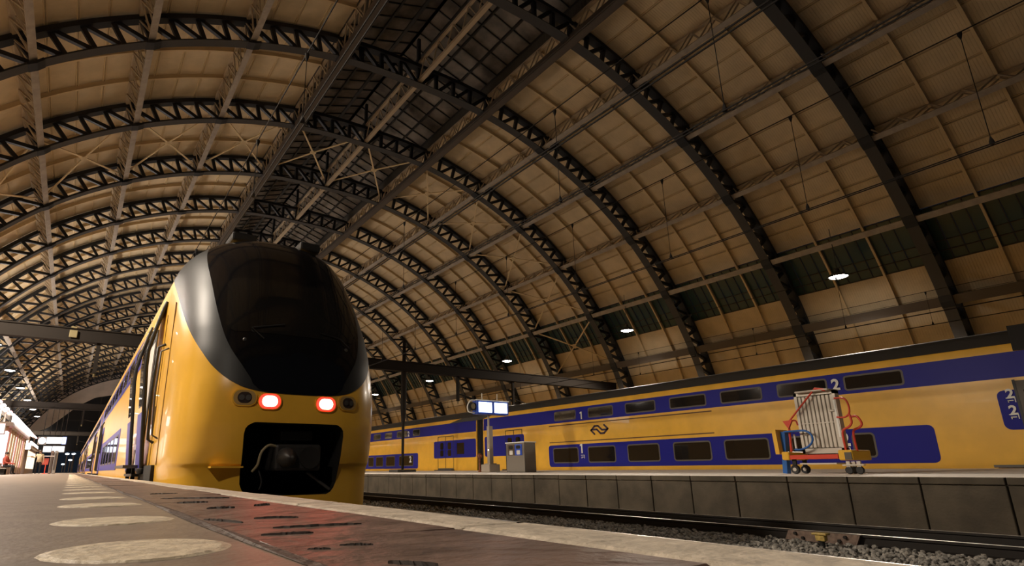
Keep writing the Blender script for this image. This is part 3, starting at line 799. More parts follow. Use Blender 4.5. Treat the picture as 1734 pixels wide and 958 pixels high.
# --- car bodies (shared by both trains)
def side_fn(tab): return lambda z: ip(z, tab)
def ring_pts(tab, xc, zlo, zhi):
    zs = [z for z, _ in tab if zlo < z < zhi]; zs = [zlo]+zs+[zhi]
    return [(xc-ip(z, tab), z) for z in zs]
def overlay(name, material, parent, tab, xc, y0, y1, z0, z1, r, out, thick=.012, n=4, rz=4):
    """rounded panel lying on the -X side between y0..y1 and z0..z1, following the side profile"""
    poly = rrect(y0, y1, z0, z1, r, 5) if r > 0 else [(y1, z1), (y0, z1), (y0, z0), (y1, z0)]
    f = side_fn(tab)
    if r <= 0 and z1-z0 > .3:
        k = 5; L = [(y0, z0+(z1-z0)*i/k) for i in range(k+1)]; Rr = [(y1, z0+(z1-z0)*i/k) for i in range(k+1)]
        m = MB(); m.grid([[(xc-f(z)-out, y, z) for y, z in L], [(xc-f(z)-out, y, z) for y, z in Rr]])
        return m.build(name, material, parent)
    m = MB(); nn = len(poly); a = [(xc-f(z)-out, y, z) for y, z in poly]; b = [(xc-f(z)-out+thick, y, z) for y, z in poly]
    m.add(a+b, [tuple(range(nn))]+[(i, (i+1)%nn, nn+(i+1)%nn, nn+i) for i in range(nn)])
    return m.build(name, material, parent)
def car_shell(tab, xc, y0, y1, parent, zroof):
    L = ring_pts(tab, xc, -.6, zroof); R2 = [(2*xc-x, z) for x, z in L[::-1]]
    m = MB(); full = L+R2
    m.prism(full, 'y', y0, y1); b = m.build('car_body', M_yel, parent, 30)
    T = ring_pts(tab, xc, zroof, tab[-1][0]); T2 = [(2*xc-x, z) for x, z in T[::-1]]
    m = MB(); m.prism(T+T2, 'y', y0, y1); m.build('roof', M_roofd, parent, 30)
    m = MB(); m.box2((xc-1.15, y0+.5, -.82), (xc+1.15, y1-.5, -.6)); m.build('underframe', M_under, parent)
    for yy in (y0+2.6, y0+5.2, y1-5.2, y1-2.6):
        for s_ in (-1, 1):
            o = bpy.data.objects.new('wheel', WHEEL); COL.objects.link(o); o.parent = parent; o.location = Vector((xc+s_*.7525, yy, RAILZ+.46))-parent.location
    return b
_w = MB(); _w.lathe([(.06, -.07), (.40, -.06), (.445, -.05), (.46, -.03), (.458, .045), (.48, .05), (.48, .065), (.40, .07), (.06, .07)], (0, 0, 0), 24, 'x'); WHEEL = _w.mesh('wheel', M_steel, 40)
def window(parent, tab, xc, y0, y1, z0, z1, r=.12, out=.016):
    w_ = overlay('window', M_wframe, parent, tab, xc, y0, y1, z0, z1, r, out)
    overlay('pane', M_wglass, w_, tab, xc, y0+.055, y1-.055, z0+.055, z1-.055, max(.03, r-.05), out+.005, .01)
    return w_
# --- rest of the near train
near_end = 0
y = YN
for ci in range(4):
    y1 = (34.0 if ci == 0 else y+26.4)
    car_shell(Ws, XC, y, y1, train, 3.3)
    a = y+ (1.6 if ci == 0 else .5)
    ub = overlay('upper_band', M_blue, train, Ws, XC, (14.0 if ci == 0 else y+.1), y1-.1, 2.33, 3.02, 0, .006)
    lb = overlay('lower_band', M_blue, train, Ws, XC, (18.3 if ci == 0 else y+6.2), y1-4.5, .16, 1.26, .1, .008)
    k = 18.8 if ci == 0 else y+6.8
    while k < y1-6.0:
        window(lb, Ws, XC, k, k+1.45, .34, 1.12, .12, .014); k += 1.95
    k = 14.6 if ci == 0 else y+2
    while k < y1-2.5:
        window(ub, Ws, XC, k, k+1.45, 2.43, 2.93, .1, .012); k += 1.95
    # end doors
    for yd in ([y1-3.6] if ci == 0 else [y+3.6, y1-3.6]):
        d = overlay('door', M_blue, train, Ws, XC, yd-.7, yd+.7, .0, 2.0, .1, .02)
        for q in (-.35, .35): overlay('door_window', M_wglass, d, Ws, XC, yd+q-.2, yd+q+.2, .85, 1.75, .12, .026)
        for q in (-.78, .78):
            m = MB(); m.tube([(XC-1.40-.05, yd+q, .15), (XC-1.40-.10, yd+q, .2), (XC-1.40-.10, yd+q, 2.1), (XC-1.40-.05, yd+q, 2.2)], .028, 8); m.build('handrail', M_rubber, d, 50)
        MB().box2((XC-1.62, yd-.75, -.02), (XC-1.38, yd+.75, .05)).build('step', M_under, d)
    if ci < 3:
        m = MB(); m.box2((XC-1.2, y1, -.4), (XC+1.2, y1+.7, 3.3)); m.build('gangway', M_rubber, train)
    y = y1+.7
# open plug doors right behind the cab
f_ = lambda z: float(np.interp(z, [.05, .4, 1.9, 2.1, 2.8, 2.95], [.93, .90, .79, .80, .95, 1.0]))
for ya, yb in ((10.62, 11.42), (12.78, 13.58)):
    zz = [.08, .3, .6, .9, 1.2, 1.5, 1.8, 2.05, 2.3, 2.55, 2.8, 2.92]
    m = MB()
    m.grid([[(f_(z), y_, z) for z in zz] for y_ in (ya, yb)]); m.grid([[(f_(z)+.05, y_, z) for z in zz] for y_ in (ya, yb)])
    m.grid([[(f_(z), yb, z) for z in zz], [(f_(z)+.05, yb, z) for z in zz]])
    d = m.build('open_door_leaf', M_yel, train)
    m = MB(); m.tube([(f_(z)+.02, ya, z) for z in zz], .032, 8); m.build('rubber_edge', M_rubber, d, 60)
    m = MB(); m.lathe([(0, -.05), (.06, -.04), (.075, 0), (.06, .04), (0, .05)], (f_(.1)+.02, ya, .12), 12); m.build('door_stop', M_rubber, d, 50)
    zz2 = [z for z in np.linspace(1.15, 2.5, 9)]
    m = MB(); m.grid([[(f_(z)-.006, y_, z) for z in zz2] for y_ in (ya+.14, yb-.14)]); m.build('door_window', M_wglass, d)
    zz2 = [z for z in np.linspace(.12, 1.05, 6)]
    m = MB(); m.grid([[(f_(z)-.004, y_, z) for z in zz2] for y_ in (ya+.06, yb-.04)]); m.build('door_panel', M_blue, d)
M_vest = mat('vestibule_wall', (.55, .52, .48), .5)
m = MB(); m.box2((XC-1.425, 11.45, .06), (XC-1.40, 12.75, 2.6)); dv = m.build('doorway', M_under, train)
MB().box2((XC-1.432, 11.6, .2), (XC-1.424, 12.6, 2.4)).build('vestibule', M_vest, dv)
MB().box2((.70, 10.9, .17), (XC-1.38, 13.0, .215)).build('door_step', M_steel, train)
MB().box2((.86, 11.2, .03), (XC-1.38, 12.8, .075)).build('lower_step', M_steel, train)
for yb in (11.5, 12.6): MB().box2((.88, yb, -.35), (.94, yb+.1, .2)).build('step_bracket', M_under, train)
MB().box2((XC-1.45, 9.55, -.62), (XC-1.0, 11.3, .20)).build('bogie_housing', M_under, train)
# cab handrails and door seam
for y_, z0, z1, r_, m_ in ((10.0, .58, 2.0, .022, M_rubber), (9.5, .62, 1.85, .014, M_steel)):
    x_ = nose(-1, .9)[0]-.085
    m = MB(); m.tube([(x_+.08, y_, z0-.05), (x_, y_, z0), (x_-.03, y_, (z0+z1)/2), (x_-.02, y_, z1), (x_+.08, y_, z1+.06)], r_, 8); m.build('cab_handrail', m_, train, 60)
for y_ in (9.35, 10.25):
    MB().box2((XC-1.418, y_-.008, .2), (XC-1.40, y_+.008, 2.6)).build('cab_door_seam', M_line, train)
MB().bbox((XC-1.42, 10.3, 1.0), (.02, .12, .22), .01, 1).build('door_control', M_wframe, train)

# ------------------------------------------------------------------ train on the far side of the right platform
XT = XF+1.40
WT2 = [(-.6, 1.40), (2.33, 1.40), (3.0, 1.375), (3.05, 1.37), (3.24, 1.33), (3.27, 1.30), (3.5, 1.2), (3.65, 1.02), (3.74, .6)]
train2 = thing('train', (XT, 30, RAILZ), 'long yellow and blue double-deck train standing beyond the slabbed platform', 'train')
def ypx(x, y=760): return float(on_x(x, y, XF)[1])
def zpx(x, y): return float(on_x(x, y, XF)[2])
YG = ypx(813, 760)                       # gangway between the cars
def car2(y0, y1):
    car_shell(WT2, XT, y0, y1, train2, 3.26)
    return overlay('upper_band', M_blue, train2, WT2, XT, y0+.05, y1-.05, 2.34, 3.03, 0, .006)
yE = ypx(1755, 700)
upB = car2(yE-18, YG-.35)                # car with the first class, towards the camera
upA = car2(YG+.35, YG+26)
car2(YG+26.7, YG+52); car2(YG+52.7, YG+79)
m = MB(); m.box2((XT-1.28, YG-.35, -.5), (XT+1.28, YG+.35, 3.2)); gw = m.build('gangway', M_rubber, train2)
for k in range(5): MB().box2((XT-1.33, YG-.3+.14*k, -.5), (XT-1.26, YG-.24+.14*k, 3.2)).build('bellows_fold', M_rubber, gw)
for yy in (YG+26, YG+52): MB().box2((XT-1.28, yy, -.5), (XT+1.28, yy+.7, 3.2)).build('gangway', M_rubber, train2)
# lower band of the near car and its windows
lo = overlay('lower_band', M_blue, train2, WT2, XT, ypx(1590, 760), ypx(930, 770), .16, 1.235, .16, .008)
for a, b in ((937, 980), (996, 1043), (1063, 1118), (1141, 1206), (1228, 1305), (1342, 1420), (1447, 1487)):
    window(lo, WT2, XT, ypx(b, 765), ypx(a, 765), .335, 1.10, .13, .016)
for a, b in ((938, 975), (995, 1038), (1058, 1110), (1133, 1196), (1219, 1291), (1315, 1402), (1428, 1532)):
    ym = 703-(a-938)*.115
    window(upB, WT2, XT, ypx(b, ym), ypx(a, ym), 2.44, 2.93, .10, .014)
for a, b in ((930, 1208),):
    for z in (2.215, 1.375):
        overlay('gutter', M_line, train2, WT2, XT, ypx(b, 720), ypx(a, 730), z-.022, z+.022, 0, .012)
# left car: door zone and bands
for (a, b, z0, z1) in ((735, 806, .80, 1.92), (821, 888, .80, 1.95)):
    overlay('door_band', M_blue, train2, WT2, XT, ypx(b, 755), ypx(a, 755), z0, z1, .12, .006)
def door2(xa, xb):
    ya, yb = ypx(xb, 760), ypx(xa, 760); ymid = (ya+yb)/2
    d = thing_part('door', MB().box2((XF-.002, ya, .0), (XF+.01, yb, 2.22)), M_yel)
    for y_ in (ya, ymid, yb): MB().box2((XF-.014, y_-.02, .0), (XF, y_+.02, 2.22)).build('door_seal', M_rubber, d)
    MB().box2((XF-.014, ya, 2.18), (XF, yb, 2.22)).build('door_seal', M_rubber, d)
    for c in ((ya+ymid)/2, (ymid+yb)/2):
        for z0, z1 in ((.92, 1.32), (1.36, 1.80)): overlay('door_window', M_wglass, d, WT2, XT, c-.20, c+.20, z0, z1, .1, .02)
    MB().box2((XF-.25, ya-.1, -.03), (XF, yb+.1, .06)).build('door_sill', M_under, d)
    MB().box2((XF-.015, ya+.05, .06), (XF, yb-.05, .16)).build('sill_plate', M_wframe, d)
    return d
def thing_part(name, m, material): return m.build(name, material, train2)
door2(742, 768); door2(857, 885)
overlay('window', M_wglass, train2, WT2, XT, ypx(786, 752), ypx(774, 752), 1.02, 1.72, .05, .012)
loA = overlay('lower_band', M_blue, train2, WT2, XT, ypx(708, 780), YG+24, .16, 1.235, .14, .008)
for a, b in ((676, 700), (654, 669), (637, 649), (624, 633)): window(loA, WT2, XT, ypx(b, 780), ypx(a, 780), .335, 1.1, .12, .016)
for a, b in ((699, 711), (672, 690), (652, 664), (633, 645)): window(upA, WT2, XT, ypx(b, 732), ypx(a, 732), 2.44, 2.93, .1, .014)
# class numbers
def side_text(txt, xp, yp, size, parent):
    p = on_x(xp, yp, XF-.03)
    if txt == '1':
        k = size*.72; q = [(-.06, -.5), (.13, -.5), (.13, .5), (-.05, .5), (-.24, .40), (-.24, .25), (-.06, .32)]
        return MB().prism([(p[1]-a*k, p[2]+b*k) for a, b in q], 'x', XF-.04, XF-.025).build('class_number', M_white, parent)
    Mx = Matrix.Translation((XF-.035, p[1], p[2]))@Matrix(((0, 0, -1, 0), (-1, 0, 0, 0), (0, 1, 0, 0), (0, 0, 0, 1)))
    return text_mesh('class_number', txt, size, M_white, Mx, parent)
side_text('1', 985, 759, .62, lo); side_text('1', 984, 703, .50, upB); side_text('2', 1415, 652, .50, upB)
side_text('2', 1431, 745, .58, lo); side_text('2', 695, 778, .60, loA); side_text('2', 692, 735, .5, upA)
def seat_icon(xp, yp, parent, s=1.):
    p = on_x(xp, yp, XF-.03); y_, z_ = p[1], p[2]; m = MB()
    for (a, b, c, d) in ((-.12, .06, .12, .085), (-.12, -.08, -.095, .06), (.06, -.08, .085, .0), (-.06, -.03, .09, .0)):
        m.box2((XF-.033, y_+a*s, z_+b*s), (XF-.026, y_+c*s, z_+d*s))
    m.build('seat_symbol', M_white, parent)
seat_icon(987, 773, lo); seat_icon(1434, 762, lo)
# blue tag panel beside the end door
tp = overlay('tag_panel', M_blue, train2, WT2, XT, ypx(1745, 690), ypx(1693, 690), .98, 2.02, .16, .008)
side_text('2', 1710, 667, .34, tp); seat_icon(1712, 677, tp, .8); side_text('2', 1716, 695, .34, tp); seat_icon(1718, 705, tp, .8)
yd = ypx(1731, 700)
d = MB().box2((XF-.012, yd-1.5, .05), (XF, yd, 2.25)).build('end_door', M_wframe, train2)
MB().box2((XF-.02, yd-.03, .05), (XF-.01, yd+.03, 2.28)).build('door_seal', M_rubber, d)
MB().box2((XF-.02, yd-1.4, 1.0), (XF-.012, yd-.15, 2.0)).build('door_window', M_wglass, d)
MB().box2((XF-.3, yd-1.6, .02), (XF, ypx(1690, 790), .09)).build('ramp', M_steel, d)
# dark roof step by the end, trapezoid fairings
MB().box2((XF-.01, yE-6, 3.04), (XF+.6, ypx(1717, 600), 3.72)).build('roof_equipment', M_under, train2)
for a, b in ((757, 782), (826, 842), (640, 700)):
    pass
MB().prism([(ypx(782, 705), 3.25), (ypx(760, 705), 3.02), (YG-.2, 3.02), (ypx(835, 700), 3.25)], 'x', XF-.0, XF+.4).build('roof_fairing', M_roofd, train2)
# rail company mark: two interlocked arrows
def stroke(pts, w_=.085):
    m = MB()
    for (a, b), (c, d_) in zip(pts, pts[1:]): m.beam((XF-.014, a, b), (XF-.014, c, d_), .012, w_, (0, -(d_-b), (c-a)) if True else (0, 0, 1))
    for a, b in pts: m.lathe([(w_/2, XF-.02), (w_/2, XF-.008)], (0, a, b), 10, 'x')
    return m
lc = on_x(1015, 727, XF)
def lp(u, v): return (lc[1]-u*.53, lc[2]+v*.34)
mk2 = stroke([lp(-1.0, -.05), lp(-.55, .52), lp(-.12, .52), lp(.30, -.05), lp(.95, -.05)]); 
mk3 = stroke([lp(1.0, .05), lp(.55, -.52), lp(.12, -.52), lp(-.30, .05), lp(-.95, .05)])
mk4 = stroke([lp(-1.0, -.05), lp(-.6, -.58)]); mk5 = stroke([lp(1.0, .05), lp(.6, .58)])
allm = MB()
for q in (mk2, mk3, mk4, mk5): allm.add(q.v, q.f)
allm.build('company_mark', M_bluep, train2)
# ------------------------------------------------------------------ catenary gantries and wires
M_gant = mat('gantry_dark_steel', (.022, .018, .015), .85, spec=.15)
M_insul = mat('insulator_cream', (.22, .18, .09), .5)
def gantry(yg, xa, xb, z, masts, drops, label, plate=None):
    t = thing('catenary_gantry', (masts[0][0] if masts else xa, yg, 0), label, 'gantry')
    m = MB(); m.box2((xa, yg-.16, z-.26), (xb, yg+.16, z+.26)); m.build('cross_beam', M_gant, t)
    for dz in (-.28, .28): MB().box2((xa, yg-.22, z+dz-.025), (xb, yg+.22, z+dz+.025)).build('beam_flange', M_gant, t)
    for x, zb, zt in masts:
        m = MB(); m.lathe([(.075, zb), (.085, zb+2.5), (.09, zb+2.6), (.17, zb+3.6), (.17, z-.2), (.12, z-.2), (.10, zt), (0, zt)], (x, yg, 0), 12); m.build('mast', M_gant, t, 40)
        MB().bbox((x, yg, zb+.07), (1.25, 1.1, .16), .03, 1).build('mast_base', M_steel, t)
    for x, zl in drops:
        m = MB(); m.beam((x, yg, z), (x, yg, zl), .16, .16, (0, 1, 0)); m.build('drop_post', M_gant, t)
        m = MB(); m.tube([(x, yg, zl+.5), (x+1.1, yg, zl+.25)], .035, 8); m.build('steady_arm', M_gant, t)
        m = MB(); m.lathe([(.03, 0), (.07, .02), (.03, .05), (.07, .07), (.03, .1), (.07, .12), (.03, .15)], (x, yg, zl-.16), 10); m.build('insulator', M_insul, t, 40)
        m = MB(); m.beam((x, yg, z-.2), (x+.7, yg, z-.2-.0), .1, .1); m.build('bracket', M_gant, t)
    if plate is not None:
        MB().bbox((plate, yg-.24, z), (.32, .05, .34), .02, 1).build('number_plate', M_insul, t)
        MB().bbox((plate, yg-.22, z+.31), (.25, .05, .08), .02, 1).build('plate_clip', M_insul, t)
    return t
gantry(31.05, -5.2, 35.2, 6.2, [(16.44, plat_z(16.44), 7.9)], [(.3, 4.5), (20.4, 4.3), (24.95, 4.2)], 'dark catenary gantry whose mast stands on the slabbed far platform', plate=-.75)
gantry(66.0, -7.6, 30., 6.15, [(16.44, plat_z(16.44), 7.5)], [(.3, 4.5), (-5.2, 4.6)], 'second catenary gantry crossing above the hanging platform displays')
gantry(112.5, -7.6, 30., 6.1, [(16.44, plat_z(16.44), 7.4)], [(.3, 4.5)], 'third and furthest catenary gantry before the hall end wall')
M_wire = mat('wire_dark', (.008, .006, .005), .85)
def wire_pair(x, zc, zm, drops, label, double=True, r=.010):
    t = thing('catenary_wire', (x, 30, zc), label, 'overhead wire')
    for dx in ((-.035, .035) if double else (0,)):
        m = MB(); m.tube([(x+dx, y_, zc) for y_ in (YA, 31, 66, 138)], r, 6); m.build('contact_wire', M_wire, t)
    if zm:
        m = MB(); m.tube([(x, y_, zm) for y_ in (YA, 31, 66, 138)], r, 6); m.build('messenger_wire', M_wire, t)
    for y_ in drops:
        m = MB(); m.tube([(x, y_, zm), (x, y_, zc)], .006, 5); d = m.build('dropper', M_wire, t)
        for z_, s_ in ((zm, -1), (zc, 1)):
            m = MB(); m.lathe([(0, 0), (.035, s_*.01), (.03, s_*.06), (.008, s_*.13)], (x, y_, z_), 8); m.build('clamp', M_wire, d)
def yon(px, py, X): return float(on_x(px, py, X)[1])
y1_, y2_, y3_ = yon(939, 187, 6.75), yon(1338, 198, 10.93), yon(1121, 308, 10.93)
wire_pair(6.75, 4.71, 6.62, [y1_+6.0*k for k in range(0, 12)]+[y1_-3.2], 'overhead contact wire with droppers above the empty middle track')
st = (y3_-y2_)/2 if y3_ > y2_ else 3.
wire_pair(10.93, 4.71, 6.72, [yon(1623, 52, 10.93), y2_]+[y2_+(y3_-y2_)*k for k in range(1, 14)], 'overhead contact wire with droppers above the track by the slabbed wall')
wire_pair(2.05, 4.78, 5.93, [yon(520, 95, 2.05), yon(437, 240, 2.05)]+[16+5*k for k in range(8)], 'overhead contact wire with droppers above the train with red tail lamps')
wire_pair(5.40, 4.71, 0, [], 'twin bare cable strung beside the middle track wire', True, .012)
wire_pair(22.3, 4.75, 6.65, [9+6*k for k in range(9)], 'overhead contact wire above the yellow and blue train by the far platform')
wire_pair(27.2, 5.3, 6.62, [8+7*k for k in range(8)], 'overhead wire pair behind the yellow and blue train below the eaves')

# ------------------------------------------------------------------ platform display on a pole
M_dispblue = mat('display_blue', (.03, .09, .55), .35)
M_screenlit = emis('display_screen_lit', (.80, .92, 1.), 3.)
M_greypole = mat('pole_grey', (.36, .32, .27), .45, .3)
M_basec = mat('base_concrete', (.34, .29, .24), .7)
YS = 22.4; XS = 16.5; zp = plat_z(XS)
t = thing('platform_display', (XS, YS, zp), 'blue framed twin screen departure display on a grey pole beside the litter bin', 'display')
MB().bbox((XS, YS, zp+.17), (.62, .66, .34), .02, 1).build('base_block', M_basec, t)
MB().bbox((XS, YS, zp+.36), (.40, .44, .05), .01, 1).build('base_plate', M_greypole, t)
m = MB(); m.beam((XS, YS, zp+.36), (XS, YS, 2.05), .21, .19, (0, 1, 0)); m.build('pole', M_greypole, t)
m = MB(); m.tube([(XS-.06, YS, 2.0), (XS-.06, YS, 2.62)], .05, 10); m.build('pole_neck', M_greypole, t)
m = MB(); m.lathe([(0, 0), (.03, .01), (.03, .04)], (XS-.12, YS, .95), 8, 'x'); m.build('indicator_lamp', emis('indicator', (1, .85, .6), 6.), t)
def dsx(px, py): p = on_y(px, py, YS-.2); return p[0], p[2]
x0, z0 = dsx(809, 699); x1, z1 = dsx(860, 680); zt_, zb_ = 3.20, 2.60
MB().bbox(((x0+x1)/2, YS, (zt_+zb_)/2), (x1-x0+.06, .40, zt_-zb_+.04), .03, 2).build('housing', M_dispblue, t)
wS = (x1-x0)
for a, b in ((.04, .455), (.545, .96)):
    MB().box2((x0+wS*a, YS-.215, zb_+.07), (x0+wS*b, YS-.20, zt_-.06)).build('screen', M_screenlit, t)
MB().bbox(((x0+x1)/2, YS, zt_+.035), (x1-x0+.12, .48, .05), .015, 1).build('top_cover', M_white, t)
m = MB(); m.tube(catmull([(x0-.06, YS-.05, zb_+.04), (x0-.42, YS-.05, zb_+.08), (x0-.46, YS-.05, zb_+.36), (x0-.30, YS-.05, zt_), (x0-.05, YS-.05, zt_+.02)], 5), .03, 8); m.build('clock_bracket', M_white, t, 60)
m = MB(); m.lathe([(0, -.08), (.19, -.07), (.21, 0), (.19, .07), (0, .08)], (x0-.20, YS-.05, (zt_+zb_)/2+.03), 20, 'y'); ck = m.build('side_clock', M_rubber, t, 50)
m = MB(); m.lathe([(0, -.085), (.13, -.084)], (x0-.20, YS-.05, (zt_+zb_)/2+.03), 20, 'y'); m.build('clock_face', M_insul, ck)
for q in (.22, .72):
    m = MB(); m.tube([(x0+wS*q, YS, zt_+.04), (x0+wS*q, YS, zt_+.40)], .018, 8); m.build('antenna', M_white, t)
# standpipe behind the base
t = thing('hydrant_post', (XS+.3, YS+.62, zp), 'small rusty red hydrant post behind the display base block', 'hydrant')
M_rust = mat('rust_red', (.22, .07, .025), .6, noise=(20., .3))
m = MB(); m.lathe([(.09, zp), (.09, zp+.04), (.05, zp+.06), (.05, zp+.62), (.11, zp+.66), (.11, zp+.8), (.05, zp+.86), (0, zp+.87)], (XS-.1, YS+.72, 0), 12); m.build('post', M_rust, t, 40)
m = MB(); m.tube([(XS-.1, YS+.52, zp+.74), (XS-.1, YS+.92, zp+.74)], .05, 8); m.build('outlet', M_rust, t)

# ------------------------------------------------------------------ litter bin
M_bin = mat('bin_grey', (.20, .18, .155), .45, .4)
XB, ya, yb = 15.5, 18.72, 19.92; zp = plat_z(XB); zt_ = 1.13
t = thing('litter_bin', (XB+.3, (ya+yb)/2, zp), 'grey steel twin litter bin with a brown and a blue recycling panel', 'bin')
MB().bbox((XB+.32, (ya+yb)/2, (zp+zt_)/2), (.62, yb-ya, zt_-zp), .03, 2).build('body', M_bin, t)
MB().bbox((XB+.32, (ya+yb)/2, zt_+.02), (.68, yb-ya+.06, .045), .015, 1).build('lid', M_white, t)
for c, m_ in ((.30, mat('bin_brown', (.09, .055, .03), .5)), (.70, M_dispblue)):
    yc = yb-(yb-ya)*c
    pnl = MB().box2((XB-.006, yc-.23, zt_-.50), (XB+.02, yc+.23, zt_-.06)).build('label_panel', m_, t)
    m = MB(); m.prism(rrect(yc-.14, yc+.14, zt_-.24, zt_-.10, .06, 4), 'x', XB-.012, XB+.01); m.build('slot', M_under, pnl)
    m = MB(); m.prism(rrect(yc-.11, yc+.11, zt_-.47, zt_-.30, .03, 3), 'x', XB-.010, XB+.0); m.build('symbol', M_white, pnl)
MB().box2((XB-.15, ya-.6, zp-.01), (XB+.8, yb+.5, zp+.012)).build('floor_plate', M_steel, t)

# ------------------------------------------------------------------ luggage cart with an upright roll container
M_cred = mat('cart_red', (.62, .06, .03), .35); M_cyel = mat('cart_yellow', (.75, .42, .03), .4); M_cblue = mat('cart_blue', (.02, .12, .42), .35)
M_alu = mat('container_alu', (.55, .50, .43), .45, .25); M_alud = mat('container_slot', (.10, .085, .07), .6); M_paperw = mat('white_board', (.75, .75, .72), .6)
XK = 14.0; zk = plat_z(XK)
def kp(px, py, X=XK): p = on_x(px, py, X); return (X, float(p[1]), float(p[2]))
t = thing('luggage_cart', (XK, 6.7, zk), 'red and yellow luggage cart with blue handle parked on the slabbed platform', 'cart')
def ctube(name, pts, r, m_, X=XK, par=None):
    P = [kp(a, b, X) for a, b in pts]; m = MB(); m.tube(catmull(P, 4) if len(P) > 2 else P, r, 8); return m.build(name, m_, par or t, 60)
lx0 = kp(1334, 716)
ctube('tow_arm', [(1334, 716), (1379, 658)], .02, M_cred, XK-.12)
ctube('arm_grip', [(1379, 658), (1397, 660)], .03, M_cred, XK-.12)
a, b, c = kp(1326, 713, XK-.12), kp(1342, 711, XK-.12), kp(1336, 726, XK-.12)
MB().prism([(a[1], a[2]), (b[1], b[2]), (c[1], c[2])], 'x', XK-.15, XK-.09).build('arm_gusset', M_cred, t)
ctube('front_post', [(1336, 722), (1341, 768)], .026, M_cred, XK-.10)
ctube('side_stay', [(1338, 713), (1347, 712), (1351, 720)], .018, M_cred, XK)
ctube('blue_loop', [(1327, 731), (1340, 730), (1362, 729), (1373, 735), (1376, 745), (1370, 755), (1356, 761), (1346, 761)], .022, M_cblue, XK-.2)
P0, P1 = kp(1328, 731, XK-.05), kp(1340, 790, XK-.05)
m = MB(); m.beam(P0, (P0[0], P1[1]+.12, zk+.01), .10, .16, (1, 0, 0)); m.build('blue_post', M_cblue, t)
P0, P1 = kp(1319, 728, XK-.05), kp(1327, 769, XK-.05)
m = MB(); m.beam(P0, (P0[0], P1[1], P1[2]), .5, .09, (0, 1, 0)); m.build('yellow_plate', M_cyel, t)
P0, P1 = kp(1343, 735, XK-.02), kp(1352, 759, XK-.02)
MB().box2((XK-.03, P0[1], P0[2]), (XK-.0, P1[1]+.03, P1[2])).build('document_board', M_paperw, t)
P0, P1 = kp(1356, 774, XK), kp(1432, 771, XK)
m = MB(); m.beam((XK-.30, P0[1]+.1, P0[2]), (XK-.30, P1[1], P0[2]), .09, .09); m.build('chassis_rail', M_cred, t)
m = MB(); m.beam((XK+.45, P0[1]+.1, P0[2]), (XK+.45, P1[1], P0[2]), .09, .09); m.build('chassis_rail', M_cred, t)
MB().box2((XK-.28, P1[1]+.08, P0[2]-.16), (XK+.45, P0[1]-.1, P0[2]-.13)).build('under_tray', M_alu, t)
for (xa, xb, ya_, yb_) in ((1337, 1352, 765, 779), (1432, 1460, 762, 779)):
    A, B = kp(xa, ya_), kp(xb, yb_)
    bx_ = MB(); bx_.bbox((XK+.05, (A[1]+B[1])/2, (A[2]+B[2])/2), (.85, abs(A[1]-B[1]), abs(A[2]-B[2])), .03, 2); o = bx_.build('axle_box', M_cyel, t)
    if xa == 1432: MB().box2((XK-.39, B[1]+.02, B[2]+.01), (XK-.37, A[1]-.13, A[2]-.05)).build('grille', M_alud, o)
for px_, r_, X_ in ((1346, .10, XK-.25), (1363, .10, XK+.35)):
    q = kp(px_, 785, X_); m = MB(); m.lathe([(.03, -.04), (r_-.015, -.045), (r_, -.02), (r_, .02), (r_-.015, .045), (.03, .04)], (X_, q[1], zk+r_), 18, 'x'); w_ = m.build('wheel', M_rubber, t, 40)
    m = MB(); m.lathe([(0, -.05), (.04, -.05), (.04, .05), (0, .05)], (X_, q[1], zk+r_), 10, 'x'); m.build('hub', M_alu, w_)
    m = MB(); m.beam((X_, q[1], zk+r_), (X_, q[1], zk+.36), .05, .08, (0, 1, 0)); m.build('fork', M_under, w_)
for px_, X_ in ((1437, XK-.30), (1455, XK-.30), (1446, XK+.4)):
    q = kp(px_, 786, X_); m = MB(); m.lathe([(.02, -.03), (.065, -.03), (.08, -.015), (.08, .015), (.065, .03), (.02, .03)], (X_, q[1], zk+.08), 16, 'x'); w_ = m.build('caster', M_rubber, t, 40)
    m = MB(); m.beam((X_, q[1], zk+.08), (X_, q[1], zk+.26), .05, .07, (0, 1, 0)); m.build('fork', M_alu, w_)
    m = MB(); m.box2((X_-.05, q[1]-.1, zk+.17), (X_+.05, q[1]+.1, zk+.2)); m.build('guard', M_alu, w_)
ctube('rear_loop', [(1412, 674), (1428, 674), (1436, 684), (1438, 699), (1430, 706), (1417, 706)], .02, M_cred, XK-.05)
ctube('rear_rail', [(1438, 701), (1442, 714), (1438, 722), (1428, 728), (1428, 740), (1433, 764)], .024, M_cred, XK-.25)
ctube('rear_rail', [(1441, 705), (1451, 705), (1459, 716), (1456, 723), (1446, 728), (1446, 740), (1452, 764)], .024, M_cred, XK-.1)
t2 = thing('roll_container', (XK+.1, 6.6, .36), 'flat grey slatted aluminium roll container standing upright on the red cart', 'container')
TL, TR, BR, BL = kp(1345, 669), kp(1417, 659), kp(1430, 769), kp(1362, 771)
ya_, yb_ = (TR[1]+BR[1])/2, (TL[1]+BL[1])/2; za, zb = .37, 1.72
for y0_, y1_2, z0_, z1_ in ((ya_, ya_+.06, za, zb), (yb_-.06, yb_, za, zb), (ya_, yb_, zb-.07, zb), (ya_, yb_, za, za+.11)):
    MB().box2((XK-.04, y0_, z0_), (XK+.14, y1_2, z1_)).build('frame', M_alu, t2)
MB().box2((XK+.05, ya_+.05, za+.1), (XK+.12, yb_-.05, zb-.06)).build('back_panel', M_alud, t2)
for k in range(9):
    yc = ya_+.10+(yb_-ya_-.2)*k/8
    m = MB(); m.bbox((XK+.02, yc, (za+zb)/2+.02), (.06, .072, zb-za-.2), .012, 1); m.build('slat', M_alu, t2)
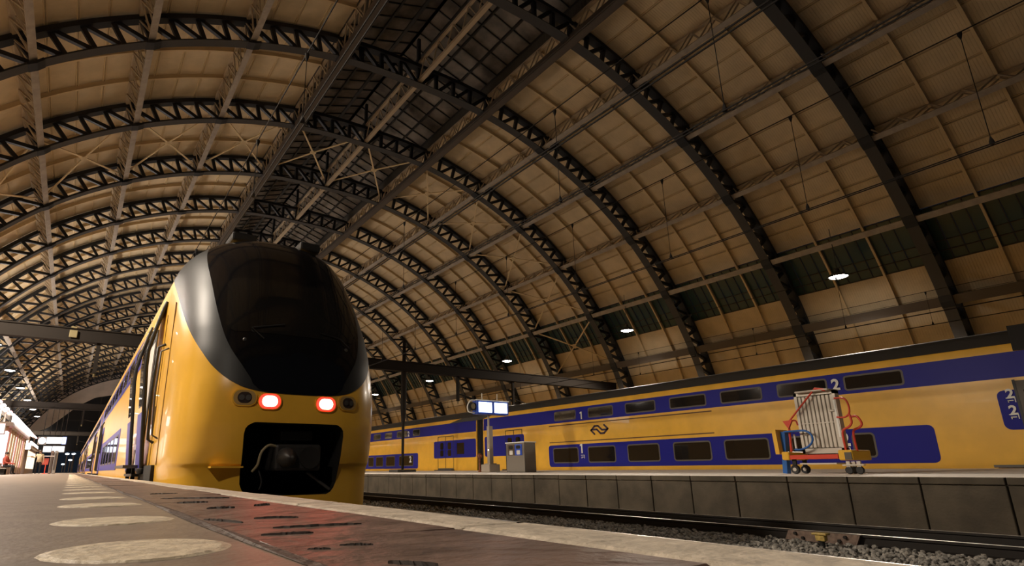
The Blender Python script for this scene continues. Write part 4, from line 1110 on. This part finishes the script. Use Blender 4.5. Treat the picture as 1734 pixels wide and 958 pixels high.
MB().box2((XK-.02, ya_+.05, 1.02), (XK-.005, yb_-.05, 1.04)).build('cross_wire', M_alu, t2)
MB().box2((XK-.05, ya_+.06, .70), (XK-.03, ya_+.02, 1.5)).build('edge_strip', M_white, t2)
for z_ in (.80, 1.28): MB().bbox((XK-.03, yb_-.12 if z_ < 1 else ya_+.12, z_), (.03, .10, .05), .01, 1).build('latch', M_alu, t2)
MB().bbox((XK+.1, (ya_+yb_)/2, zb+.02), (.5, (yb_-ya_)*.82, .04), .015, 1).build('shelf', M_alu, t2)
# ------------------------------------------------------------------ hall end
YE = ribY(RIBN)+1.0
M_fascia = mat('end_fascia', (.80, .70, .64), .7, noise=(.5, .12))
M_endglass = mat('end_wall_glass', (.022, .024, .030), .15, spec=.6)
inner = [(-8.9, -1.16), (-8.9, 5.6), (-6.7, 7.75), (-5.0, 8.47), (-.45, 13.1), (2.35, 14.95), (4.9, 15.5), (12.675, 16.0)]
inner = inner+[(2*X0-x, z) for x, z in inner[::-1][1:]]
us = [8-.25*i for i in range(0, 33)]
outer = [rp(u, -1, 0, ROOF+.3)[::2] for u in us]+[rp(u, 1, 0, ROOF+.3)[::2] for u in us[::-1][1:]]
def resample(P, n):
    P = [np.array(p) for p in P]; L = [0]
    for a, b in zip(P, P[1:]): L.append(L[-1]+np.linalg.norm(b-a))
    return [tuple(np.array([np.interp(L[-1]*i/n, L, [p[k] for p in P]) for k in (0, 1)])) for i in range(n+1)]
A_, B_ = resample(outer, 90), resample(inner, 90)
m = MB(); m.grid([[(x, YE, z) for x, z in A_], [(x, YE, z) for x, z in B_]]); m.grid([[(x, YE, z) for x, z in B_], [(x, YE+.8, z) for x, z in B_]])
wb = m.build('wall_back', M_fascia); struct(wb)
W = bpy.data.objects.new('window_4', None); COL.objects.link(W); struct(W); W.location = (X0, YE+.9, 8)
xs = [-9+3.1*i for i in range(15)]; zs = [4.2, 7.2, 10.2, 13.2, 16.2]
for i in range(14):
    for j in range(4): MB().box2((xs[i]+.05, YE+.9, zs[j]+.05), (xs[i+1]-.05, YE+.95, zs[j+1]-.05)).build('pane', M_endglass, W)
m = MB()
for x in xs: m.box2((x-.06, YE+.85, -1.1), (x+.06, YE+1.05, 16.2))
for z in zs: m.box2((xs[0], YE+.85, z-.06), (xs[-1], YE+1.05, z+.06))
m.build('mullions', M_bar, W)
# lit office building outside the hall end
M_off = mat('office_dark', (.05, .05, .055), .6); M_offlit = emis('office_window_lit', (1., .85, .38), 1.3); M_offlit2 = emis('office_window_cool', (.75, .9, 1.), 1.4)
t = thing('office_building', (9, 190, -1), 'dark office block with yellow lit windows outside the open hall end', 'building')
MB().box2((2.5, 190, -1.2), (22, 204, 24)).build('block', M_off, t)
for i in range(8):
    for j in range(7):
        if random.random() < .72:
            o = MB().box2((3.2+2.3*i, 189.9, 1.5+2.9*j), (5.0+2.3*i, 190, 3.4+2.9*j)).build('window', random.choice((M_offlit, M_offlit, M_offlit2)), t)
# side walls below the roof feet
for s_, nm in ((-1, 'wall_left'), (1, 'wall_right')):
    p = rp(8, s_, 0, ROOF)
    struct(MB().box2((p[0]+s_*1.65, YA-4, -1.2), (p[0]+s_*2.0, YE, p[2]+.3)).build(nm, mat('side_wall', (.30, .25, .19), .8, noise=(1., .2))))

# ------------------------------------------------------------------ near platform: kiosk, displays, people
M_kwhite = emis('kiosk_sign_light', (1., .90, .88), 3.2); M_kwarm = emis('kiosk_interior_light', (1., .72, .45), 1.3)
M_kpink = emis('kiosk_pink_light', (1., .50, .50), 2.0); M_kframe = mat('kiosk_frame', (.16, .11, .09), .5); M_kgrey = mat('kiosk_grey', (.24, .23, .22), .5)
t = thing('station_kiosk', (-6.4, 54, 0), 'brightly lit platform kiosk with a glowing fascia and glazed front', 'kiosk')
kx0, kx1, ky0, ky1 = -9.2, -3.75, 47., 66.
MB().box2((kx0, ky0+.3, .0), (kx1-.35, ky1, 3.0)).build('core', M_kframe, t)
MB().box2((kx0, ky0-.3, 3.0), (kx1+.25, ky1+.3, 3.25)).build('roof', M_kframe, t)
fs = MB().box2((kx1, ky0+1.5, 3.27), (kx1+.2, ky1, 3.8)).build('fascia_sign', M_kwhite, t)
MB().box2((kx0+.2, ky0-.25, 3.30), (kx1-.5, ky0-.05, 4.0)).build('fascia_sign', M_kwhite, t)
for k in range(9):
    y_ = ky0+.2+k*(ky1-ky0-.6)/8
    MB().box2((kx1-.2, y_, 0), (kx1+.02, y_+.25, 3.0)).build('pillar', mat('kiosk_pillar', (.42, .30, .22), .5), t)
    if k < 8:
        MB().box2((kx1-.12, y_+.3, .55), (kx1-.08, y_+2.2, 2.75)).build('shop_window', M_kwarm if k % 3 else M_kpink, t)
        MB().box2((kx1-.16, y_+.3, 0), (kx1-.06, y_+2.2, .5)).build('plinth', M_kgrey, t)
for k in range(5):
    x_ = kx0+.3+k*1.05
    MB().box2((x_, ky0+.02, 0), (x_+.16, ky0+.28, 3.0)).build('pillar', M_kframe, t)
    MB().box2((x_+.2, ky0+.12, .7), (x_+.98, ky0+.16, 2.7)).build('shop_window', (M_kwarm, M_kpink, M_kwhite)[k % 3], t)
    MB().box2((x_+.2, ky0+.1, 0), (x_+.98, ky0+.2, .66)).build('plinth', M_kgrey, t)
l = bpy.data.lights.new('kiosk_light', 'AREA'); l.energy = 500; l.color = (1., .9, .85); l.shape = 'RECTANGLE'; l.size = 17; l.size_y = .9
o = bpy.data.objects.new('kiosk_light', l); COL.objects.link(o); o.parent = t; o.matrix_parent_inverse = Matrix.Translation(-t.location)
o.matrix_basis = Matrix.Translation((kx1+.3, (ky0+ky1)/2, 3.7))@Matrix.Rotation(R_(90), 4, 'Z')@Matrix.Rotation(R_(70), 4, 'X')
def add_ceiling_fill(par, x, y_, z, sx, sy, e, col=(1., .90, .82)):  # added light and trough on a kiosk roof, brightening the far left vault
    l = bpy.data.lights.new('ceiling_fill_light', 'AREA'); l.energy = e; l.color = col; l.shape = 'RECTANGLE'; l.size = sx; l.size_y = sy
    o = bpy.data.objects.new('ceiling_fill_light', l); COL.objects.link(o); o.parent = par; o.matrix_parent_inverse = Matrix.Translation(-par.location)
    o.matrix_basis = Matrix.Translation((x, y_, z))@Matrix.Rotation(R_(180), 4, 'X')
    MB().box2((x-sx/2-.05, y_-sy/2, z-.22), (x+sx/2+.05, y_+sy/2, z-.03)).build('fill_light_trough', M_kgrey, par)
add_ceiling_fill(t, -5.4, 56.5, 3.55, .8, 18., 1800.)
t = thing('station_kiosk', (-6.6, 96, 0), 'second lit kiosk further along the platform with a plain white fascia', 'kiosk')
MB().box2((-9.0, 87, 0), (-4.6, 106, 3.0)).build('core', M_kframe, t)
MB().box2((-9.2, 86.7, 3.0), (-4.2, 106.3, 3.25)).build('roof', M_kframe, t)
MB().box2((-4.6, 88, 3.27), (-4.45, 106, 3.8)).build('fascia_sign', M_kwhite, t)
for k in range(7): MB().box2((-4.62, 87.4+2.6*k, .6), (-4.58, 89.4+2.6*k, 2.7)).build('shop_window', M_kwarm, t)
add_ceiling_fill(t, -5.6, 96, 3.55, .8, 18., 2600.)
# canopy rail with a row of small lamps above the kiosk
zc = float(on_x(0, 685, -5.3)[2]); yc = float(on_x(0, 685, -5.3)[1])
t = thing('lamp_rail', (-5.3, yc+10, zc), 'long rail with a row of small bright lamps above the kiosk', 'lamp rail')
m = MB(); m.beam((-5.3, yc-4, zc), (-5.3, 112, zc), .25, .18); m.build('rail', M_kframe, t)
k = 0
while yc-3+3.1*k < 111:
    y_ = yc-3+3.1*k; m = MB(); m.bbox((-5.05, y_, zc-.02), (.22, 1.1, .16), .03, 1); m.build('lamp', M_kwhite if k % 3 else M_kpink, t); k += 1
for y_ in range(50, 112, 12): m = MB(); m.tube([(-5.3, y_, 3.2), (-5.3, y_, zc)], .06, 8); m.build('support', M_kframe, t)
# small hanging shop signs along the kiosk edge
for k, (y_, m_, lab) in enumerate(((45.6, M_kpink, 'pink glowing shop sign hanging at the kiosk corner'), (69.5, M_kwhite, 'white glowing shop sign hanging past the kiosk end'), (75., M_kwhite, 'white light box standing beyond the lit kiosk'))):
    s_ = thing('shop_sign', (-4.3, y_, 2.3), lab, 'sign')
    MB().bbox((-4.3, y_, 2.75), (1.1, .18, .7), .03, 1).build('case', M_kgrey, s_)
    MB().box2((-4.8, y_-.1, 2.45), (-3.8, y_-.088, 3.05)).build('face', m_, s_)
    m = MB(); m.tube([(-4.3, y_, 0), (-4.3, y_, 2.4)], .05, 8); m.build('post', M_kgrey, s_)
# hanging displays under the second gantry
M_dlit = emis('hanging_display_lit', (.80, .90, 1.), 1.5)
def hang(x0, x1, z0, z1, y_, label, blue=False, clock=False):
    t = thing('hanging_display', ((x0+x1)/2, y_, z0), label, 'display')
    MB().bbox(((x0+x1)/2, y_, (z0+z1)/2), (x1-x0-.03, .25, z1-z0-.03), .03, 1).build('case', M_dispblue if blue else M_kgrey, t)
    if clock:
        m = MB(); m.lathe([(0, -.16), (min(x1-x0, z1-z0)*.42, -.15), (min(x1-x0, z1-z0)*.42, -.1)], ((x0+x1)/2, y_, (z0+z1)/2), 24, 'y'); m.build('clock_face', M_dlit, t)
    else: MB().box2((x0+.06, y_-.14, z0+.06), (x1-.06, y_-.125, z1-.06)).build('screen', M_dlit, t)
    m = MB(); m.tube([((x0+x1)/2, y_, z1), ((x0+x1)/2, y_, 5.75), ((x0+x1)/2, 65.80, 5.75)], .03, 6); m.build('hanger', M_gant, t)
def hx(px, py, Y): p = on_y(px, py, Y); return float(p[0]), float(p[2])
for (a, b, c, d, lab, bl, ck, dy) in ((65, 739, 78, 753, 'grey hanging box with a round white station clock', False, True, 0), (79, 739, 105, 752, 'wide white hanging departure screen between the clock and the blue box', False, False, 0), (105.5, 739, 112, 753, 'narrow blue hanging box beside the wide departure screen', True, False, 0),
        (73, 754, 87, 766, 'lower white hanging screen under the station clock', False, False, .35), (88, 754, 109, 766, 'lower wide white hanging screen under the departure screen', False, False, .35)):
    x0_, z1_ = hx(a, b, 65.2); x1_, z0_ = hx(c, d, 65.2); hang(x0_, x1_, min(z0_, z1_), max(z0_, z1_), 65.2+dy, lab, bl, ck)
# grey service pillars and red stand
for (a, b, lab) in ((81, 86, 'slim dark grey service pillar behind the standing person'), (87, 93, 'pale grey service cabinet beside the slim dark pillar')):
    x0_, _ = hx(a, 800, 61); x1_, _ = hx(b, 800, 61)
    t = thing('service_pillar', ((x0_+x1_)/2, 61, 0), lab, 'pillar')
    m_ = M_kgrey if a > 85 else M_kframe
    MB().bbox(((x0_+x1_)/2, 61, .95), (x1_-x0_, .5, 1.9), .03, 1).build('body', m_, t)
    MB().box2((x0_+.05, 60.73, .3), (x1_-.05, 60.75, 1.7)).build('door', M_steel, t)
xr_, _ = hx(75, 800, 57)
t = thing('red_stand', (xr_, 57, 0), 'red notice stand on a thin pole behind the standing person', 'notice stand')
m = MB(); m.lathe([(.2, 0), (.2, .03), (.03, .05), (.025, 1.2)], (xr_, 57, 0), 12); m.build('pole', M_cred, t, 40)
MB().bbox((xr_-.05, 57, .95), (.42, .05, .50), .02, 1).build('board', mat('notice_red', (.34, .06, .04), .5), t)
m = MB(); m.bbox((xr_+.1, 57, 1.36), (.75, .30, .05), .02, 1); m.build('shelf', M_paperw, t)
# far lights near the vanishing point
for i, (x_, y_, z_) in enumerate(((-.6, 88, 2.2), (-.2, 96, 1.6), (.05, 104, 2.6), (-1.1, 110, 1.2), (-.3, 120, 2.0), (.2, 126, 3.2))):
    t = thing('platform_lamp', (x_, y_, 0), 'small cool white lamp post at the distant end of the near platform', 'lamp', 'small lamps at the far platform end')
    m = MB(); m.tube([(x_, y_, 0), (x_, y_, z_)], .05, 8); m.build('post', M_gant, t)
    m = MB(); m.lathe([(0, -.12), (.2, -.08), (.24, 0), (.2, .08), (0, .12)], (x_, y_, z_+.12), 12); m.build('globe', M_dlit, t, 60)

# people
M_skin = mat('skin', (.50, .31, .22), .5); M_hair = mat('hair_dark', (.03, .022, .018), .6); M_shoe = mat('shoe_dark', (.02, .02, .02), .5)
def skin_mesh(name, V, E, Rr, mats, pick, root=0, sub=1):
    me = bpy.data.meshes.new('tmp'); me.from_pydata(V, E, []); o = bpy.data.objects.new('tmp', me); COL.objects.link(o)
    sk = o.modifiers.new('s', 'SKIN'); sk.use_smooth_shade = True
    for i, d in enumerate(me.skin_vertices[0].data): d.radius = (Rr[i], Rr[i]); d.use_root = (i == root)
    su = o.modifiers.new('b', 'SUBSURF'); su.levels = sub; su.render_levels = sub
    dg = bpy.context.evaluated_depsgraph_get(); me2 = bpy.data.meshes.new_from_object(o.evaluated_get(dg)); bpy.data.objects.remove(o); bpy.data.meshes.remove(me)
    me2.name = name; me2.materials.clear()
    for m_ in mats: me2.materials.append(m_)
    for p in me2.polygons: p.material_index = pick(p.center); p.use_smooth = True
    ob = bpy.data.objects.new(name, me2); COL.objects.link(ob); return ob
def person(loc, rz, jacket, trousers, label, pose='stand', hold=False):
    V = []; E = []; Rr = []
    def add(p, r, frm=None):
        V.append(p); Rr.append(r)
        if frm is not None: E.append((frm, len(V)-1))
        return len(V)-1
    dz = 0 if pose == 'stand' else -.42
    pel = add((0, 0, .95+dz), .155); wst = add((0, .0, 1.10+dz), .145, pel); ch = add((0, -.01, 1.30+dz), .17, wst); nk = add((0, 0, 1.46+dz), .075, ch)
    h0 = add((0, -.01, 1.53+dz), .062, nk); h1 = add((0, -.02, 1.60+dz), .088, h0); h2 = add((0, -.01, 1.69+dz), .086, h1)
    for s in (-1, 1):
        sh = add((s*.19, 0, 1.40+dz), .075, ch)
        if s > 0 and hold: el = add((s*.27, -.04, 1.17+dz), .055, sh); wr = add((s*.42, -.10, 1.22+dz), .040, el); pm = add((s*.50, -.12, 1.23+dz), .036, wr); fd = Vector((.06, -.02, 0))
        elif pose == 'sit': el = add((s*.25, -.08, 1.13+dz), .055, sh); wr = add((s*.16, -.30, 1.06+dz), .040, el); pm = add((s*.13, -.38, 1.05+dz), .036, wr); fd = Vector((0, -.06, -.01))
        else: el = add((s*.25, .02, 1.13+dz), .055, sh); wr = add((s*.25, -.04, .90+dz), .040, el); pm = add((s*.245, -.05, .82+dz), .036, wr); fd = Vector((0, -.008, -.06))
        pv = Vector(V[pm]); sd = Vector((0, 1, 0)) if abs(fd.x) < .05 and abs(fd.y) < .03 else Vector((0, 0, 1))
        for q, ln in ((-.028, .85), (-.010, 1.1), (.010, 1.05), (.028, .8)):
            f1 = add(tuple(pv+fd*ln*.8+sd*q), .010, pm); add(tuple(pv+fd*ln*1.5+sd*q+Vector((-s*.012, 0, 0))), .008, f1)
        f1 = add(tuple(pv+fd*.3+sd*.045), .011, pm); add(tuple(pv+fd*.9+sd*.055), .009, f1)
        if pose == 'stand':
            hp = add((s*.10, 0, .88), .10, pel); kn = add((s*.11, -.02, .48), .065, hp); an = add((s*.115, .02, .09), .045, kn); add((s*.13, -.13, .045), .042, an)
        else:
            hp = add((s*.10, -.03, .50), .10, pel); kn = add((s*.13, -.44, .50), .068, hp); an = add((s*.13, -.42, .09), .045, kn); add((s*.14, -.56, .045), .042, an)
    def pick(c):
        z = c[2]-dz if pose == 'sit' and c[1] > -.25 else c[2]
        if c[2] < .08: return 3
        if pose == 'sit': return 0 if c[2] > 1.49+dz else (1 if (c[2] > .60 and True) else 2)
        if c[2] > 1.49: return 0
        if (abs(c[0]) > .2 and c[2] < .93): return 0
        if hold and c[0] > .40: return 0
        return 1 if c[2] > .86 else 2
    o = skin_mesh('person', V, E, Rr, [M_skin, jacket, trousers, M_shoe], pick)
    o.location = loc; o.rotation_euler = (0, 0, rz); tag(o, label, 'person')
    m = MB(); m.lathe([(.088, .0), (.108, .03), (.106, .08), (.07, .125), (0, .14)], (0, .012, 1.61+dz), 14); hr = m.build('hair', M_hair, None, 60)
    hr.parent = o
    m = MB(); m.lathe([(.0, -.02), (.012, -.005), (.014, .01)], (0, -.115, 1.615+dz), 8, 'y'); ns = m.build('nose', M_skin, None); ns.parent = o
    for s in (-1, 1):
        m = MB(); m.lathe([(0, -.004), (.011, 0), (0, .006)], (s*.032, -.103, 1.645+dz), 8, 'y'); e_ = m.build('eye', M_hair, None); e_.parent = o
        m = MB(); m.lathe([(0, -.012), (.024, 0), (0, .012)], (s*.096, .0, 1.63+dz), 8, 'x'); e_ = m.build('ear', M_skin, None); e_.parent = o
    m = MB(); m.box((0, -.100, 1.572+dz), (.05, .012, .010)); e_ = m.build('mouth', mat('lips', (.35, .14, .11), .5), None); e_.parent = o
    return o
M_jb = mat('jacket_beige', (.46, .38, .26), .8, bump=(40., .3)); M_tr = mat('trousers_dark', (.018, .018, .022), .8); M_jr = mat('jacket_red', (.36, .07, .05), .8)
person((-2.06, 54, 0), R_(175), M_jb, M_tr, 'person in a beige jacket and dark trousers seen from behind holding a tray', hold=True)
sx_, _ = hx(5, 800, 44.)
person((sx_, 44.4, 0), R_(70), M_jr, M_tr, 'person in a dark red jacket sitting on a bench by the kiosk', pose='sit')
t = thing('platform_bench', (sx_, 44.4, 0), 'low grey bench beside the lit kiosk under the seated person', 'bench')
MB().bbox((sx_-.15, 44.6, .36), (.55, 1.7, .06), .02, 1).build('seat', M_kgrey, t)
for q in (-.7, .7): MB().box2((sx_-.35, 44.6+q-.04, 0), (sx_+.05, 44.6+q+.04, .34)).build('leg', M_under, t)
t = thing('serving_tray', (-2.52, 54, 1.22), 'small white tray held out by the person in the beige jacket', 'tray')
m = MB(); p_ = Vector((-2.06, 54, 0))+Matrix.Rotation(R_(175), 3, 'Z')@Vector((.60, -.14, 1.28)); m.bbox(p_, (.42, .30, .03), .012, 1); m.build('plate', M_paperw, t)
